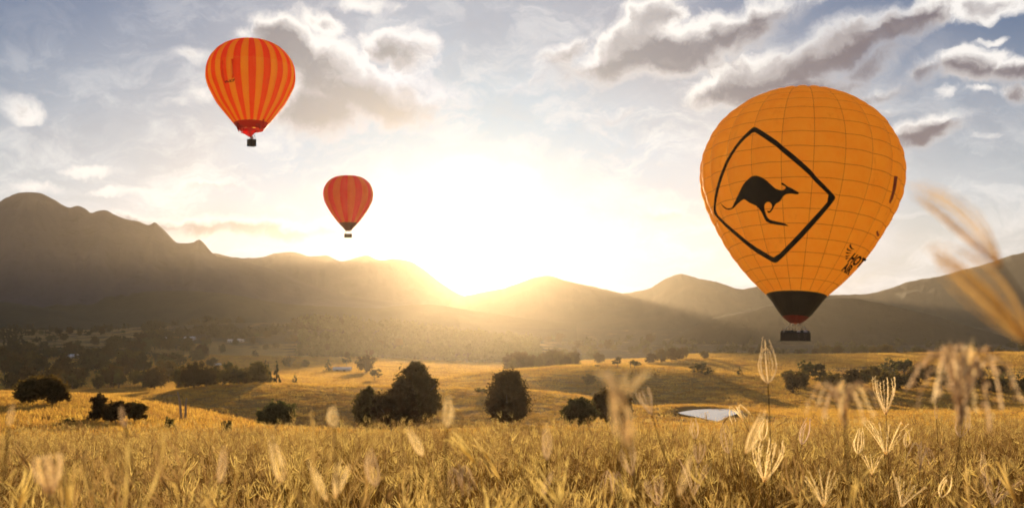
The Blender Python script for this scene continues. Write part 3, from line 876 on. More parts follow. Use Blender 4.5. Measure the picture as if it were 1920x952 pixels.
# hanging scoop: a pointed apron below the mouth, and loose tails of cloth
tip = Vector(((471 - 471) * k2, -.3, (244 - 259) * k2))
mb = MB()
ring = [Vector((math.cos(a) * 18 * k2, math.sin(a) * 19 * k2, (244 - 243.5) * k2 + .25 * math.sin(3 * a) - .35 * max(0, -math.cos(a)))) for a in np.linspace(PI * .98, PI * 2.08, 22)]
v = []; f = []
for i, p in enumerate(ring):
    for j in range(7):
        t = j / 6
        q = p.lerp(tip, t); q.x += (-.02 if p.x < 0 else .02); q.y -= math.sin(PI * t) * .45; q.x *= 1 - .12 * math.sin(PI * t)
        v.append(q)
for i in range(len(ring) - 1):
    for j in range(6): f.append((i * 7 + j, i * 7 + j + 1, (i + 1) * 7 + j + 1, (i + 1) * 7 + j))
mb.add(v, f); mb.build('scoop', [M_SCOOP], B2, True)
for (x0, y0, x1, y1, w) in [(450, 240, 453.5, 252, 3.5), (457, 245, 457.5, 255, 1.6), (491, 243, 493.5, 249, 1.6), (499, 235, 499.5, 241, 1.4), (461, 244, 462, 249, 1.6), (486, 241, 486.5, 246, 1.4)]:
    a = Vector(((x0 - 471) * k2, -1.75, (244 - y0) * k2)); b = Vector(((x1 - 471) * k2, -1.70, (244 - y1) * k2))
    ww = w * k2
    mb = MB()
    v = [a + Vector((-ww, 0, .5)), a + Vector((ww, .05, .6)), a.lerp(b, .5) + Vector((-ww * .5, .1, 0)), a.lerp(b, .5) + Vector((ww * .6, .02, 0)), b]
    mb.add(v + [p + Vector((0, .02, 0)) for p in v], [(0, 2, 3, 1), (2, 4, 3), (5, 6, 8, 7), (7, 8, 9)]); mb.build('tail', [M_SCOOPD], B2)
T2 = E2.bvh(.95)
M_DKRED = simple('registration_ink', (.05, .008, .004), (.09, .012, .006), 3, .8)
M_GHOST = fabric('darker_strip', (.90, .17, .04), (.84, .14, .035), .70, .1)  # deeper red-orange tone for two upright strips
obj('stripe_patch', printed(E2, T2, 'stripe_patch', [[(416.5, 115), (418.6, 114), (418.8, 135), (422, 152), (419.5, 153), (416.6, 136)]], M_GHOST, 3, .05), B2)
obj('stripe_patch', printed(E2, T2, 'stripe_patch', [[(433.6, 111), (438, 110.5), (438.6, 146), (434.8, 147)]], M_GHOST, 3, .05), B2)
lettering(E2, T2, 'registration', 'VH-SOP', (421.5, 156.2), (18.5, -3.6), (.2, -4.6), M_DKRED, B2, .05)
M_CREAM = simple('cream_banner', (.75, .62, .40), (.82, .70, .5), 5, .7)
M2, fq = basket(B2, 12.5 * k2, 12.5 * k2, 10.5 * k2, (244 - 273.5) * k2, .05, .95, R(36), M_WICKER, topband=M_CREAM)
for sx in (-1, 1):
    for sy in (-1, 1):
        a = Vector((sx * .9, sy * .9, .2)); b = M2 @ Vector((sx * 12.5 * k2 * .22, sy * 12.5 * k2 * .3, 10.5 * k2 + .95))
        q = MB(); q.tube([a, b], .012, 4); q.build('cable', [M_ROPE], B2)

# --- small deep red balloon, lower centre
D3 = 240.0
E3 = Envelope(653, 328.6, [(328.6, 1), (329, 16), (331, 25), (335.5, 33), (343, 40.5), (353, 45.5), (362, 47), (373, 45.6), (387, 39.5), (398, 33), (410, 24.5), (421, 15.5), (428, 9), (433, 5)], D3, 20, -1.7, .030, 2, 0)
B3 = empty('hot_air_balloon', E3.root)
tag(B3, 'small dark red and burnt orange striped balloon near the bright horizon', 'hot air balloon', 'hot air balloons in the sky')
for g in range(20):
    v, f = E3.patch(g, 0, 1, 0, .865, 5, 36)
    obj('gore', mesh('gore', v, f, [M_OR3 if g % 2 == 0 else M_RED3], True), B3)
mb = MB()
for g in range(20):
    v, f = E3.patch(g, 0, 1, .8655, 1.0, 3, 6); mb.add(v, f)
mb.build('mouth_band', [M_BAND3], B3, True)
k3 = D3 / F
M3, fq = basket(B3, 13.5 * k3, 1.5, 5.6 * k3, (433 - 445) * k3, 0, 1.0, R(4))
for sx in (-1, 1):
    for sy in (-1, 1):
        a = Vector((sx * .6, sy * .6, .1)); b = M3 @ Vector((sx * 13.5 * k3 * .22, sy * .45, 5.6 * k3 + 1.0))
        q = MB(); q.tube([a, b], .02, 4); q.build('cable', [M_ROPE], B3)

# --- passengers
M_SKIN = simple('skin', (.42, .24, .16), (.36, .20, .13), 6, .6)
M_CLOTH = simple('dark_jacket', (.02, .025, .03), (.04, .045, .05), 5, .85)
M_SHIRT = simple('pale_shirt', (.62, .55, .55), (.7, .62, .6), 5, .85)
M_HAIR = simple('hair', (.02, .014, .01), (.05, .035, .022), 12, .6)
def person_mesh(cloth):
    """One continuous body grown over a skeleton: standing, one hand on the basket rim."""
    J = [((0, 0, .92), .13), ((0, .0, 1.12), .125), ((0, .0, 1.32), .14), ((0, 0, 1.41), .07), ((0, -.01, 1.48), .05), ((0, -.025, 1.56), .085), ((0, -.02, 1.66), .082),
         ((.17, 0, 1.36), .058), ((.23, -.02, 1.12), .046), ((.20, -.22, 1.04), .038), ((.18, -.32, 1.06), .030),
         ((-.17, 0, 1.36), .058), ((-.23, -.02, 1.12), .046), ((-.20, -.22, 1.04), .038), ((-.18, -.32, 1.06), .030),
         ((.09, 0, .84), .095), ((.10, -.02, .47), .062), ((.10, .02, .09), .042), ((.11, -.13, .04), .035),
         ((-.09, 0, .84), .095), ((-.10, -.02, .47), .062), ((-.10, .02, .09), .042), ((-.11, -.13, .04), .035)]
    E = [(0, 1), (1, 2), (2, 3), (3, 4), (4, 5), (5, 6), (2, 7), (7, 8), (8, 9), (9, 10), (2, 11), (11, 12), (12, 13), (13, 14), (0, 15), (15, 16), (16, 17), (17, 18), (0, 19), (19, 20), (20, 21), (21, 22)]
    me = bpy.data.meshes.new('person'); me.from_pydata([j[0] for j in J], E, []); me.update()
    o = bpy.data.objects.new('person', me); COL.objects.link(o)
    sk = o.modifiers.new('skin', 'SKIN')
    lay = me.skin_vertices[0].data if me.skin_vertices else None
    if lay is None:
        bm = bmesh.new(); bm.from_mesh(me); bm.verts.layers.skin.verify(); bm.to_mesh(me); bm.free(); lay = me.skin_vertices[0].data
    for i, j in enumerate(J): lay[i].radius = (j[1], j[1] * (.8 if i in (1, 2) else 1)); lay[i].use_root = i == 0
    o.modifiers.new('smooth', 'SUBSURF').levels = 1
    o.modifiers['smooth'].render_levels = 1
    r = bpy.data.meshes.new_from_object(o.evaluated_get(bpy.context.evaluated_depsgraph_get()))
    bpy.data.objects.remove(o)
    r.materials.clear(); r.materials.append(cloth); r.materials.append(M_SKIN)
    for p in r.polygons:
        c = p.center
        p.use_smooth = True
        p.material_index = 1 if c.z > 1.43 or (c.y < -.27 and c.z > .9) else 0
    return r
def hair_mesh():
    v = []; f = []
    for j in range(6):
        for i in range(12):
            a = 2 * PI * i / 12; e = PI / 2 * (1 - j / 5 * 1.15)
            front = max(0, -math.sin(a))
            e = max(e, .55 * front) if front > .3 else e
            v.append((.098 * math.cos(e) * math.cos(a), -.01 + .105 * math.cos(e) * math.sin(a), 1.635 + .115 * math.sin(e)))
    for j in range(5):
        for i in range(12): f.append((j * 12 + i, j * 12 + (i + 1) % 12, (j + 1) * 12 + (i + 1) % 12, (j + 1) * 12 + i))
    return mesh('hair', v, f, [M_HAIR], True)
PM = person_mesh(M_CLOTH)
PM2 = person_mesh(M_SHIRT); HM = hair_mesh()
wb = 54 * k1
NP = 9
for i in range(NP):
    p = E1.root + M @ Vector((-wb / 2 * .86 + wb * .86 * i / (NP - 1), -.36 + .12 * ((i * 7) % 3), 0))
    o = obj('person', PM if i not in (5, 7) else PM2); o.location = p
    sc = .98 + .02 * ((i * 5) % 4)
    o.scale = (sc, sc, sc); o.rotation_euler = (0, 0, R((i * 53) % 70 - 35))
    obj('hair', HM, o)
    if i in (5, 7):
        tag(o, 'pale-shirted passenger ' + ('just right of the middle of' if i == 5 else 'towards the right end of') + ' the big balloon basket', 'person', 'passengers in the big balloon basket')
    else:
        tag(o, (ordinal(i + 1) if i else 'leftmost') + ' passenger along the rim of the big balloon basket, in dark clothes', 'person', 'passengers in the big balloon basket')
o = obj('person', PM2); o.location = E2.root + M2 @ Vector((.12, .1, 0)); o.rotation_euler = (0, 0, R(20)); o.scale = (.95, .95, .98)
obj('hair', HM, o)
tag(o, 'person in a pale top riding in the small basket of the bright striped balloon', 'person')

# ------------------------------------------------------------------ trees
def crown_arrays(lobes, nleaf, leaf, seed, shell=.55):
    """Leaf-sized faces spread through the volume of several lobes, denser in clumps, with gaps between."""
    r = np.random.default_rng(seed)
    vol = np.array([l[3] * l[4] * l[5] for l in lobes]) ** .75
    n = r.multinomial(nleaf, vol / vol.sum())
    V = []
    for (x, y, z, a, b, c), k in zip(lobes, n):
        nc = max(6, k // 26)
        u = r.normal(size=(nc, 3)); u /= np.linalg.norm(u, axis=1)[:, None]
        rad = (r.random(nc) ** .45) * (1 - shell) + shell
        rad *= 1 + .10 * r.normal(size=nc)
        cc = np.array([x, y, z]) + u * rad[:, None] * np.array([a, b, c])
        pick = r.integers(0, nc, k)
        size = min(a, b, c) * .20
        V.append(cc[pick] + r.normal(size=(k, 3)) * size)
    C = np.concatenate(V)
    k = len(C)
    d1 = r.normal(size=(k, 3)); d1 /= np.linalg.norm(d1, axis=1)[:, None]
    d2 = np.cross(d1, r.normal(size=(k, 3))); d2 /= np.linalg.norm(d2, axis=1)[:, None]
    s = leaf * (.6 + .8 * r.random(k))[:, None]
    v = np.stack([C - d1 * s, C + d2 * s * .55, C + d1 * s, C - d2 * s * .55], 1).reshape(-1, 3)
    f = np.arange(k * 4).reshape(-1, 4)
    return v, f
def fast_mesh(name, v, f, mats):
    me = bpy.data.meshes.new(name)
    nf, w = f.shape
    me.vertices.add(len(v)); me.vertices.foreach_set('co', np.asarray(v, dtype=np.float32).ravel())
    me.loops.add(nf * w); me.loops.foreach_set('vertex_index', f.astype(np.int32).ravel())
    me.polygons.add(nf)
    me.polygons.foreach_set('loop_start', np.arange(0, nf * w, w, dtype=np.int32))
    for m in mats: me.materials.append(m)
    me.update(calc_edges=True)
    return me
def trunk_mesh(h, rad, limbs, seed):
    r = random.Random(seed)
    mb = MB()
    pts = [(r.uniform(-.03, .03) * h * t, r.uniform(-.03, .03) * h * t, h * t) for t in (0, .15, .35, .6, .85)]
    mb.tube([(0, 0, -.4)] + pts, [rad * 1.5, rad * 1.25, rad, rad * .8, rad * .55, rad * .25], 8)
    for k in range(limbs):
        a = 2 * PI * (k + r.random() * .6) / limbs; z0 = h * r.uniform(.22, .55); L = h * r.uniform(.25, .42)
        mb.tube([(0, 0, z0), (math.cos(a) * L * .5, math.sin(a) * L * .5, z0 + L * .35), (math.cos(a) * L, math.sin(a) * L, z0 + L * .8)], [rad * .5, rad * .32, rad * .1], 6)
    return mesh('trunk', mb.v, mb.f, [M_BARK], True)
def unit_lobes(kind, seed):
    r = random.Random(seed)
    if kind == 'cone':
        L = []
        for i in range(7):
            t = i / 6
            w = .40 * (1 - t) + .05
            L.append((r.uniform(-.02, .02), r.uniform(-.02, .02), .12 + .82 * t, w, w, .12))
        return L
    if kind == 'shrub':
        return [(r.uniform(-.26, .26), r.uniform(-.2, .2), r.uniform(.28, .62), r.uniform(.22, .32), r.uniform(.2, .3), r.uniform(.2, .3)) for _ in range(7)] + [(0, 0, .3, .42, .38, .28)]
    if kind == 'gum':
        L = []
        for i in range(9):
            a = 2 * PI * i / 9 + r.random(); q = r.uniform(.05, .32)
            L.append((math.cos(a) * q, math.sin(a) * q, r.uniform(.45, .86), r.uniform(.14, .22), r.uniform(.14, .22), r.uniform(.10, .16)))
        return L
    return [(r.uniform(-.2, .2), r.uniform(-.2, .2), r.uniform(.35, .78), r.uniform(.2, .32), r.uniform(.2, .32), r.uniform(.18, .26)) for _ in range(8)] + [(0, 0, .5, .36, .36, .36)]
LEAFM = {'cone': M_LEAF_PINE, 'shrub': M_LEAF, 'gum': M_LEAF, 'round': M_LEAF_DARK}
PROTO = {}
for kind in ('cone', 'shrub', 'gum', 'round'):
    for q in range(4):
        nl = {'cone': 1200, 'shrub': 1300, 'gum': 1500, 'round': 2400}[kind]
        v, f = crown_arrays(unit_lobes(kind, 40 + q), nl, .042, 100 + q + len(kind))
        PROTO[kind, q] = (fast_mesh('crown', v, f, [LEAFM[kind]]), trunk_mesh(.72, .022, 5, q))
def grow(kind, p, h, w, label, group=None, parts=True, cat='tree', name=None):
    q = random.randrange(4)
    cm, tm = PROTO[kind, q]
    name = name or {'cone': 'conifer_tree', 'shrub': 'shrub', 'gum': 'gum_tree', 'round': 'tree'}[kind]
    if parts:
        e = empty(name, p, random.uniform(0, 6.28))
        c = obj('crown', cm, e); t = obj('trunk', tm, e)
        e.scale = (w, w, h)
    else:
        e = obj(name, cm); e.location = p; e.rotation_euler = (0, 0, random.uniform(0, 6.28)); e.scale = (w, w, h)
    return tag(e, label, cat, group)
def px_tree(kind, x, y, hp, wp, label, group=None, d=None, **kw):
    """Tree whose foot shows at photo pixel (x, y) (or hidden, at depth d), hp tall and wp wide in photo pixels."""
    if d is None: d = hit(x, y)
    if d is None: return None
    X = (x - CX) / F * d
    z = ground(X, d)
    top = (HY - (y - hp)) / F * d
    return grow(kind, (X, d, z - .05), max(top - z, .5 * hp * d / F), wp * d / F * 1.12, label, group, **kw)
# the large trees below the crest: crowns of their own
def big_tree(name, x, y, d, lobes, nleaf, leaf, label, seed, trunk=(0, 0), m=M_LEAF_DARK, cat='tree'):
    """lobes in photo pixels relative to the foot: (dx, up, half width, half height)."""
    k = d / F
    X = (x - CX) / F * d
    zt = (HY - y) / F * d; z0 = ground(X, d)
    e = empty(name, (X, d, z0))
    L = [(a * k, random.Random(seed + i).uniform(-.25, .25) * w * k, u * k + (zt - z0), w * k, w * k * .9, hh * k) for i, (a, u, w, hh) in enumerate(lobes)]
    v, f = crown_arrays(L, int(nleaf * 1.9), leaf * .74, seed, .42)
    v = v[:]; obj('crown', fast_mesh('crown', v, f, [m]), e)
    hh = max(l[2] + l[5] * .3 for l in L)
    t = obj('trunk', trunk_mesh(hh, .035 * hh, 7, seed), e)
    t.location = (trunk[0] * k, 0, 0)
    return tag(e, label, cat)
big_tree('tree', 688, 788, 100, [(-2, 14, 20, 22), (0, 34, 20, 18), (3, 48, 14, 13), (10, 20, 18, 24), (-10, 22, 14, 20)], 4200, .20, 'small dark rounded tree at the left end of the tree clump below the crest', 301)
big_tree('tree', 735, 788, 99, [(0, 22, 30, 28), (16, 36, 28, 26), (-20, 22, 18, 24), (22, 58, 16, 18), (10, 14, 32, 20)], 5200, .20, 'sloping dark tree in the middle of the clump below the crest', 302)
big_tree('tree', 783, 788, 102, [(0, 84, 20, 22), (-16, 72, 20, 24), (14, 66, 20, 26), (-24, 50, 22, 24), (6, 48, 28, 28), (20, 32, 20, 28), (-8, 24, 30, 28), (-4, 96, 14, 12)], 8200, .20, 'tallest dark tree of the clump, its crown rising to a rounded top', 303)
big_tree('fig_tree', 952, 784, 112, [(0, 74, 22, 18), (-8, 58, 24, 22), (10, 52, 24, 24), (-4, 34, 32, 26), (12, 26, 28, 26), (-14, 22, 24, 24), (2, 14, 30, 20)], 8600, .20, 'lone dark egg-shaped tree standing by itself right of the sun glow', 304)
big_tree('shrub', 1086, 790, 98, [(-4, 18, 26, 18), (8, 24, 22, 18), (-2, 32, 18, 13), (-16, 16, 16, 14), (18, 14, 16, 14)], 3600, .17, 'round leafy shrub between the lone tree and the blurred seed head', 305, m=M_LEAF, cat='shrub')
big_tree('tree', 1148, 788, 104, [(0, 40, 22, 20), (14, 34, 20, 22), (-18, 28, 18, 18), (4, 18, 30, 20), (-26, 36, 12, 14)], 4200, .19, 'dark tree half hidden behind the tall blurred seed head', 306)
big_tree('shrub', 517, 790, 92, [(0, 16, 24, 16), (14, 20, 20, 15), (-18, 10, 18, 11), (18, 12, 18, 14), (4, 28, 14, 9)], 3400, .17, 'dark dome shaped bush alone behind the grass, left of the tree clump', 307, m=M_LEAF, cat='shrub')
big_tree('tree', 62, 750, 105, [(-4, 18, 22, 18), (8, 28, 18, 14), (-18, 12, 14, 13)], 2600, .2, 'dark spreading tree on the sunlit paddock, leftmost of its pair', 308)
big_tree('tree', 96, 752, 104, [(0, 24, 22, 20), (10, 18, 20, 18), (-10, 30, 16, 13), (16, 10, 16, 10)], 3000, .2, 'dark spreading tree on the sunlit paddock, rightmost of its pair', 309)
big_tree('shrub', 186, 782, 84, [(0, 30, 12, 14), (4, 14, 14, 14), (-10, 6, 12, 9)], 1400, .16, 'tall narrow dark bush at the left of the bush row', 310, cat='shrub')
big_tree('shrub', 216, 786, 82, [(0, 14, 18, 16), (10, 20, 14, 12), (-12, 8, 14, 10)], 1700, .16, 'rounded black-green bush in the middle of the bush row', 311, cat='shrub')
big_tree('shrub', 252, 784, 84, [(0, 14, 20, 13), (10, 12, 14, 12), (-8, 18, 14, 10)], 1700, .16, 'low dark bush at the right of the bush row', 312, cat='shrub')
px_tree('shrub', 128, 792, 14, 30, 'tiny dark bush peeping over the grass at the far left', d=80, cat='shrub')
px_tree('shrub', 318, 790, 16, 24, 'tiny dark bush below the two pale posts', d=80, cat='shrub')
px_tree('shrub', 425, 790, 13, 22, 'tiny dark bush where the sunlit slope meets the grass', d=84, cat='shrub')
px_tree('gum', 904, 756, 24, 36, 'thin open tree with bare branches beside the lone tree', d=240)
px_tree('round', 1105, 724, 24, 28, 'small round tree behind the tip of the blurred seed head')
px_tree('round', 1121, 683, 26, 22, 'lone round tree on the skyline of the pale paddock')
px_tree('gum', 1158, 689, 20, 26, 'open crowned tree, left of two on the pale paddock skyline')
px_tree('gum', 1190, 691, 18, 28, 'low spreading tree, right of two on the pale paddock skyline')
px_tree('shrub', 1120, 688, 6, 12, 'tiny shrub under the lone round skyline tree', cat='shrub')
px_tree('cone', 553, 719, 20, 12, 'small pointed conifer standing alone on the paddock crest')
px_tree('cone', 615, 697, 24, 18, 'dark pointed conifer left of the white shed')
px_tree('gum', 650, 690, 30, 20, 'slender tree rising behind the white shed')
px_tree('round', 686, 700, 38, 36, 'large pale tree right of the white shed')
px_tree('gum', 702, 714, 26, 26, 'low feathery tree between the white shed and the tree clump')
px_tree('round', 541, 690, 24, 22, 'rounded tree behind the pointed conifer')
px_tree('round', 572, 690, 16, 18, 'small bushy tree left of the dark conifer by the shed')
px_tree('gum', 614, 664, 22, 18, 'slim tree on the green strip above the white shed')
px_tree('shrub', 1316, 702, 26, 46, 'hazy wide bush on the paddock above the pond', cat='shrub')
px_tree('cone', 1387, 704, 16, 14, 'tiny hazy conifer right of the wide bush')
px_tree('round', 1320, 674, 18, 18, 'small round tree alone on the long skyline paddock')
for i, (x, y, h, w) in enumerate([(1220, 682, 20, 24), (1240, 680, 28, 30), (1262, 678, 26, 28), (1278, 675, 24, 24)]):
    px_tree('round', x, y, h, w, 'hazy rounded tree, ' + ['first', 'second', 'third', 'last'][i] + ' of the four at the left end of the long skyline paddock', 'trees at the end of the skyline paddock')
def cluster(n, x0, x1, y0, y1, h0, h1, label, group, kinds=('round', 'gum', 'round', 'shrub'), parts=True, d0=None, d1=None, wf=(.8, 1.25)):
    k = 0; tries = 0; made = []
    while k < n and tries < n * 8:
        tries += 1
        x = x0 + (x1 - x0) * ((k + random.uniform(.1, .9)) / n)
        y = random.uniform(y0, y1); h = random.uniform(h0, h1)
        d = random.uniform(d0, d1) if d0 else None
        o = px_tree(random.choice(kinds), x, y, h, h * random.uniform(*wf), label, group, d=d, parts=parts)
        if o: k += 1; made.append(o)
    made.sort(key=lambda t: t.location.x / t.location.y)
    for i, t in enumerate(made):
        t['label'] = (ORD[i] + ' from the left: ' if i else 'leftmost: ') + label
ORD = [ordinal(i + 1) for i in range(59)]
cluster(16, 326, 500, 722, 727, 32, 46, 'dark tree in the dense row along the back of the paddock', 'tree row behind the paddock', ('round', 'gum', 'round'), d0=255, d1=300)
cluster(3, 490, 522, 722, 723, 40, 52, 'tall narrow conifer at the right end of the paddock tree row', 'conifers ending the paddock tree row', ('cone', 'cone'), d0=262, d1=285, wf=(.38, .5))
cluster(46, 0, 330, 690, 735, 28, 46, 'shadowed dark tree in the wooded hollow at the left', 'trees in the left hollow')
cluster(34, 0, 420, 655, 690, 20, 34, 'hazy dark tree on the middle slope left of the paddock row', 'trees on the left middle slope')
cluster(34, 60, 520, 626, 652, 10, 20, 'faint hazy tree along the far left hedgerows', 'trees along the far left hedgerows', parts=False)
cluster(16, 470, 760, 640, 672, 8, 18, 'small hazy tree dotted on the pale green slope', 'trees dotted on the green slope', parts=False)
cluster(30, 1395, 1920, 664, 672, 12, 24, 'hazy tree in the line along the far right skyline paddock', 'tree line on the right skyline', d0=810, d1=930)
cluster(34, 1470, 1930, 702, 742, 22, 44, 'dark shadowed tree in the wooded flat at the right', 'trees on the right flat')
cluster(22, 955, 1080, 686, 696, 22, 34, 'glowing hazy tree in the copse behind the lone tree', 'copse behind the lone tree', ('round',), d0=560, d1=720)
cluster(22, 1000, 1250, 640, 668, 9, 20, 'very faint tree in the bright haze of the valley floor', 'trees in the bright valley haze', parts=False)
# far woods as one mass each
def woods(name, label, pts, n, h, seed, leaf=.9):
    r = random.Random(seed)
    base = [crown_arrays([(0, 0, .55, .36, .36, .34), (.15, .1, .45, .3, .3, .3), (-.15, -.1, .42, .3, .3, .28)], 46, .19, seed + i, .5)[0] for i in range(5)]
    V = []
    for _ in range(n):
        x = r.uniform(pts[0], pts[1]); d = r.uniform(pts[2], pts[3])
        X = (x - CX) / F * d
        if mnoise.noise(Vector((X / 90, d / 90, seed))) < pts[4]: continue
        s = h * (.45 + 1.0 * r.random() ** 1.6)
        V.append(base[r.randrange(5)] * s + np.array([X, d, ground(X, d) - s * .1]))
    V = np.concatenate(V)
    o = obj(name, fast_mesh(name, V, np.arange(len(V)).reshape(-1, 4), [M_LEAF]))
    return tag(o, label, 'woodland', kind='stuff')
woods('woodland', 'hazy wood covering the low ridge below the setting sun', (560, 1010, 1000, 1560, -.35), 1500, 10, 21)
woods('woodland', 'thin wood along the top of the low ridge left of the sun', (270, 640, 1200, 1560, .05), 800, 9, 22)
woods('woodland', 'scattered trees over the far left slopes', (-150, 330, 850, 1700, .12), 600, 9, 23)
woods('woodland', 'scattered trees over the hazy valley floor right of the sun', (980, 2000, 1000, 2000, .15), 1100, 9, 24)

# ------------------------------------------------------------------ farm buildings, posts
M_WALL = simple('painted_board', (.55, .52, .46), (.66, .62, .55), 2, .8, .2)
M_TIN = simple('white_tin_roof', (.74, .73, .71), (.82, .81, .79), 1.5, .6)
M_DARKGAP = simple('dark_opening', (.02, .018, .015), (.03, .028, .02), 2, .9)
def shed(x, y, wp, hp, label, dp=6.0, name='farm_shed', d=None, rz=0.0):
    d = d or hit(x, y)
    if d is None: return
    k = d / F
    X = (x - CX) * k
    e = empty(name, (X, d, ground(X, d)), rz)
    w, h = wp * k / 2, hp * k
    mb = MB(); mb.box((0, 0, h * .28 - .3), (w, dp / 2, h * .30 + .3)); mb.build('wall', [M_WALL], e)
    rf = MB()
    ov = .35; z0, z1 = h * .585, h
    v = [(-w - ov, -dp / 2 - ov, z0), (w + ov, -dp / 2 - ov, z0), (w + ov, 0, z1), (-w - ov, 0, z1), (-w - ov, dp / 2 + ov, z0), (w + ov, dp / 2 + ov, z0)]
    rf.add(v + [(a, b, c + .12) for a, b, c in v], [(0, 1, 2, 3), (3, 2, 5, 4), (6, 9, 8, 7), (9, 10, 11, 8), (0, 6, 7, 1), (4, 5, 11, 10), (1, 7, 8, 2), (2, 8, 11, 5), (0, 3, 9, 6), (3, 4, 10, 9)])
    rf.build('roof', [M_TIN], e)
    for q in (-.5, .35):
        dr = MB(); dr.box((w * q, -dp / 2 - .03, h * .24), (w * .14, .03, h * .24)); dr.build('door', [M_DARKGAP], e)
    return tag(e, label, 'shed' if name == 'farm_shed' else 'house')
shed(642, 697, 32, 9, 'long low white shed catching light in the middle of the valley', 7)
shed(356, 637, 18, 6, 'tiny white farmhouse high on the left slope', 8, 'farmhouse')
shed(312, 637, 9, 5, 'tiny pale farmhouse furthest left of the ridge houses', 7, 'farmhouse')
shed(452, 641, 12, 5, 'tiny white farmhouse right of the other on the left slope', 8, 'farmhouse')
shed(432, 642, 8, 5, 'smallest pale farmhouse beside the right slope house', 7, 'farmhouse')
shed(405, 688, 16, 7, 'pale low roof just above the paddock tree row', 7, 'farmhouse')
shed(137, 672, 18, 8, 'dull pale roof among the dark trees at the left', 8, 'farmhouse')
M_POST = simple('weathered_timber', (.38, .27, .15), (.5, .37, .22), 6, .85, .4)
for (x, y0, y1, x1, w, lb) in [(341, 770, 734, 333, 4.5, 'taller leaning pale post on the sunlit slope'), (347, 769, 746, 350, 4.5, 'shorter leaning pale post beside the taller one')]:
    p = stand(x, d=96); k = 96 / F
    mb = MB(); mb.tube([p * 0 + Vector((0, 0, -.3)), Vector(((x1 - x) * k * .5, 0, (HY - (y0 + y1) / 2) * k - p.z)), Vector(((x1 - x) * k, 0, (HY - y1) * k - p.z))], [w * k * .55, w * k * .45, w * k * .30], 8)
    e = mb.build('post', [M_POST]); e.location = p; tag(e, lb, 'post')
p = stand(1182, d=440); k = 440 / F
mb = MB(); mb.tube([(0, 0, -.5), (0, 0, (HY - 676) * k - p.z), ], .13, 6); mb.box((0, 0, (HY - 679) * k - p.z), (.9, .06, .07))
e = mb.build('power_pole', [M_BARK]); e.location = p; tag(e, 'thin power pole on the crest of the pale paddock', 'power pole')

# ------------------------------------------------------------------ grass
M_STRAW = leafy('straw', (.15, .076, .017), (.32, .175, .043), .5, 30, spread=(.45, 1.3))
M_SEED = leafy('seed_heads', (.50, .325, .095), (.70, .51, .20), .64, 60, spread=(.5, 1.25))
M_SEEDN = leafy('pale_seed_heads', (.80, .62, .37), (.90, .75, .50), .78, 60)
M_SEEDP = leafy('purple_seed_heads', (.74, .55, .42), (.88, .70, .56), .66, 60)
def spike_curve(kind, k, n, L, w, r):
    """Centre line of one spike of a finger grass head."""
    a = 2 * PI * (k + r.uniform(-.25, .25)) / n
    T = np.linspace(0, 1, 14)
    wv = w * r.uniform(.65, 1.2); LL = L * r.uniform(.82, 1.05)
    if kind == 'closed': rr = wv * (np.sin(PI * .90 * T ** .8) + .10 * T ** 4) * .95; zz = LL * r.uniform(.78, 1.08) * T
    elif kind == 'cup': rr = wv * (np.sin(PI * .62 * T)); zz = LL * (T - .12 * T ** 3)
    elif kind == 'open': rr = wv * 1.5 * T ** .9; zz = LL * (T - .25 * T ** 2)
    else: rr = LL * r.uniform(.30, .46) * (.25 * T + .75 * T ** 1.3); zz = LL * .74 * np.sin(PI * r.uniform(.84, 1.02) * T) ** .9      # droop
    wob = r.uniform(-.2, .2)
    return np.stack([np.cos(a + wob * T) * rr, np.sin(a + wob * T) * rr, zz], 1)
def ribbon(mb, pts, w, side, mi=0):
    v = []
    for i, p in enumerate(pts):
        ww = w[i] if hasattr(w, '__len__') else w
        v += [p - side * ww, p + side * ww]
    mb.add(v, [(i * 2, i * 2 + 1, i * 2 + 3, i * 2 + 2) for i in range(len(pts) - 1)], mi)
def head_mesh(kind, L, w, n, seed, fine=True, material=None, fat=1.0, split=False):
    r = random.Random(seed)
    mb = MB(); spikes = []
    for k in range(n):
        if split and k: spikes.append(mb); mb = MB()
        C = spike_curve(kind, k, n, L, w, r)
        a_ = r.uniform(0, PI); sd_ = Vector((math.cos(a_), math.sin(a_), .2)).normalized()
        ribbon(mb, [Vector(c) for c in C], list(np.linspace(.0008, .0003, len(C)) * (L / .09) * (1.8 if split else 1)), sd_)
        ns = 34 if fine else 10
        for i in range(ns):
            t = (i + .5) / ns * (len(C) - 1.01); j = int(t)
            p = Vector(C[j] * (1 - t + j) + C[j + 1] * (t - j)); tan = Vector(C[j + 1] - C[j]).normalized()
            sd = tan.cross(Vector((r.uniform(-1, 1), r.uniform(-1, 1), r.uniform(-1, 1)))).normalized()
            b = .0040 * fat * (L / .09) * r.uniform(.7, 1.2)
            q = tan.cross(sd) * b * .30
            tip = p + tan * b * 1.3 + sd * b * .75
            mb.add([p - q, p + q, tip, p + tan * b * .5 + sd * b * .8], [(0, 1, 3), (0, 3, 2), (1, 2, 3)])
            if fine and i % 2 == 0:
                mb.add([tip, tip + q * .25, tip + tan * b * 1.2 + sd * b * 1.3], [(0, 1, 2)])
    if split: return [mesh('spike', q.v, q.f, [material or M_SEED]) for q in spikes + [mb]]
    return mesh('seed_head', mb.v, mb.f, [material or M_SEED])
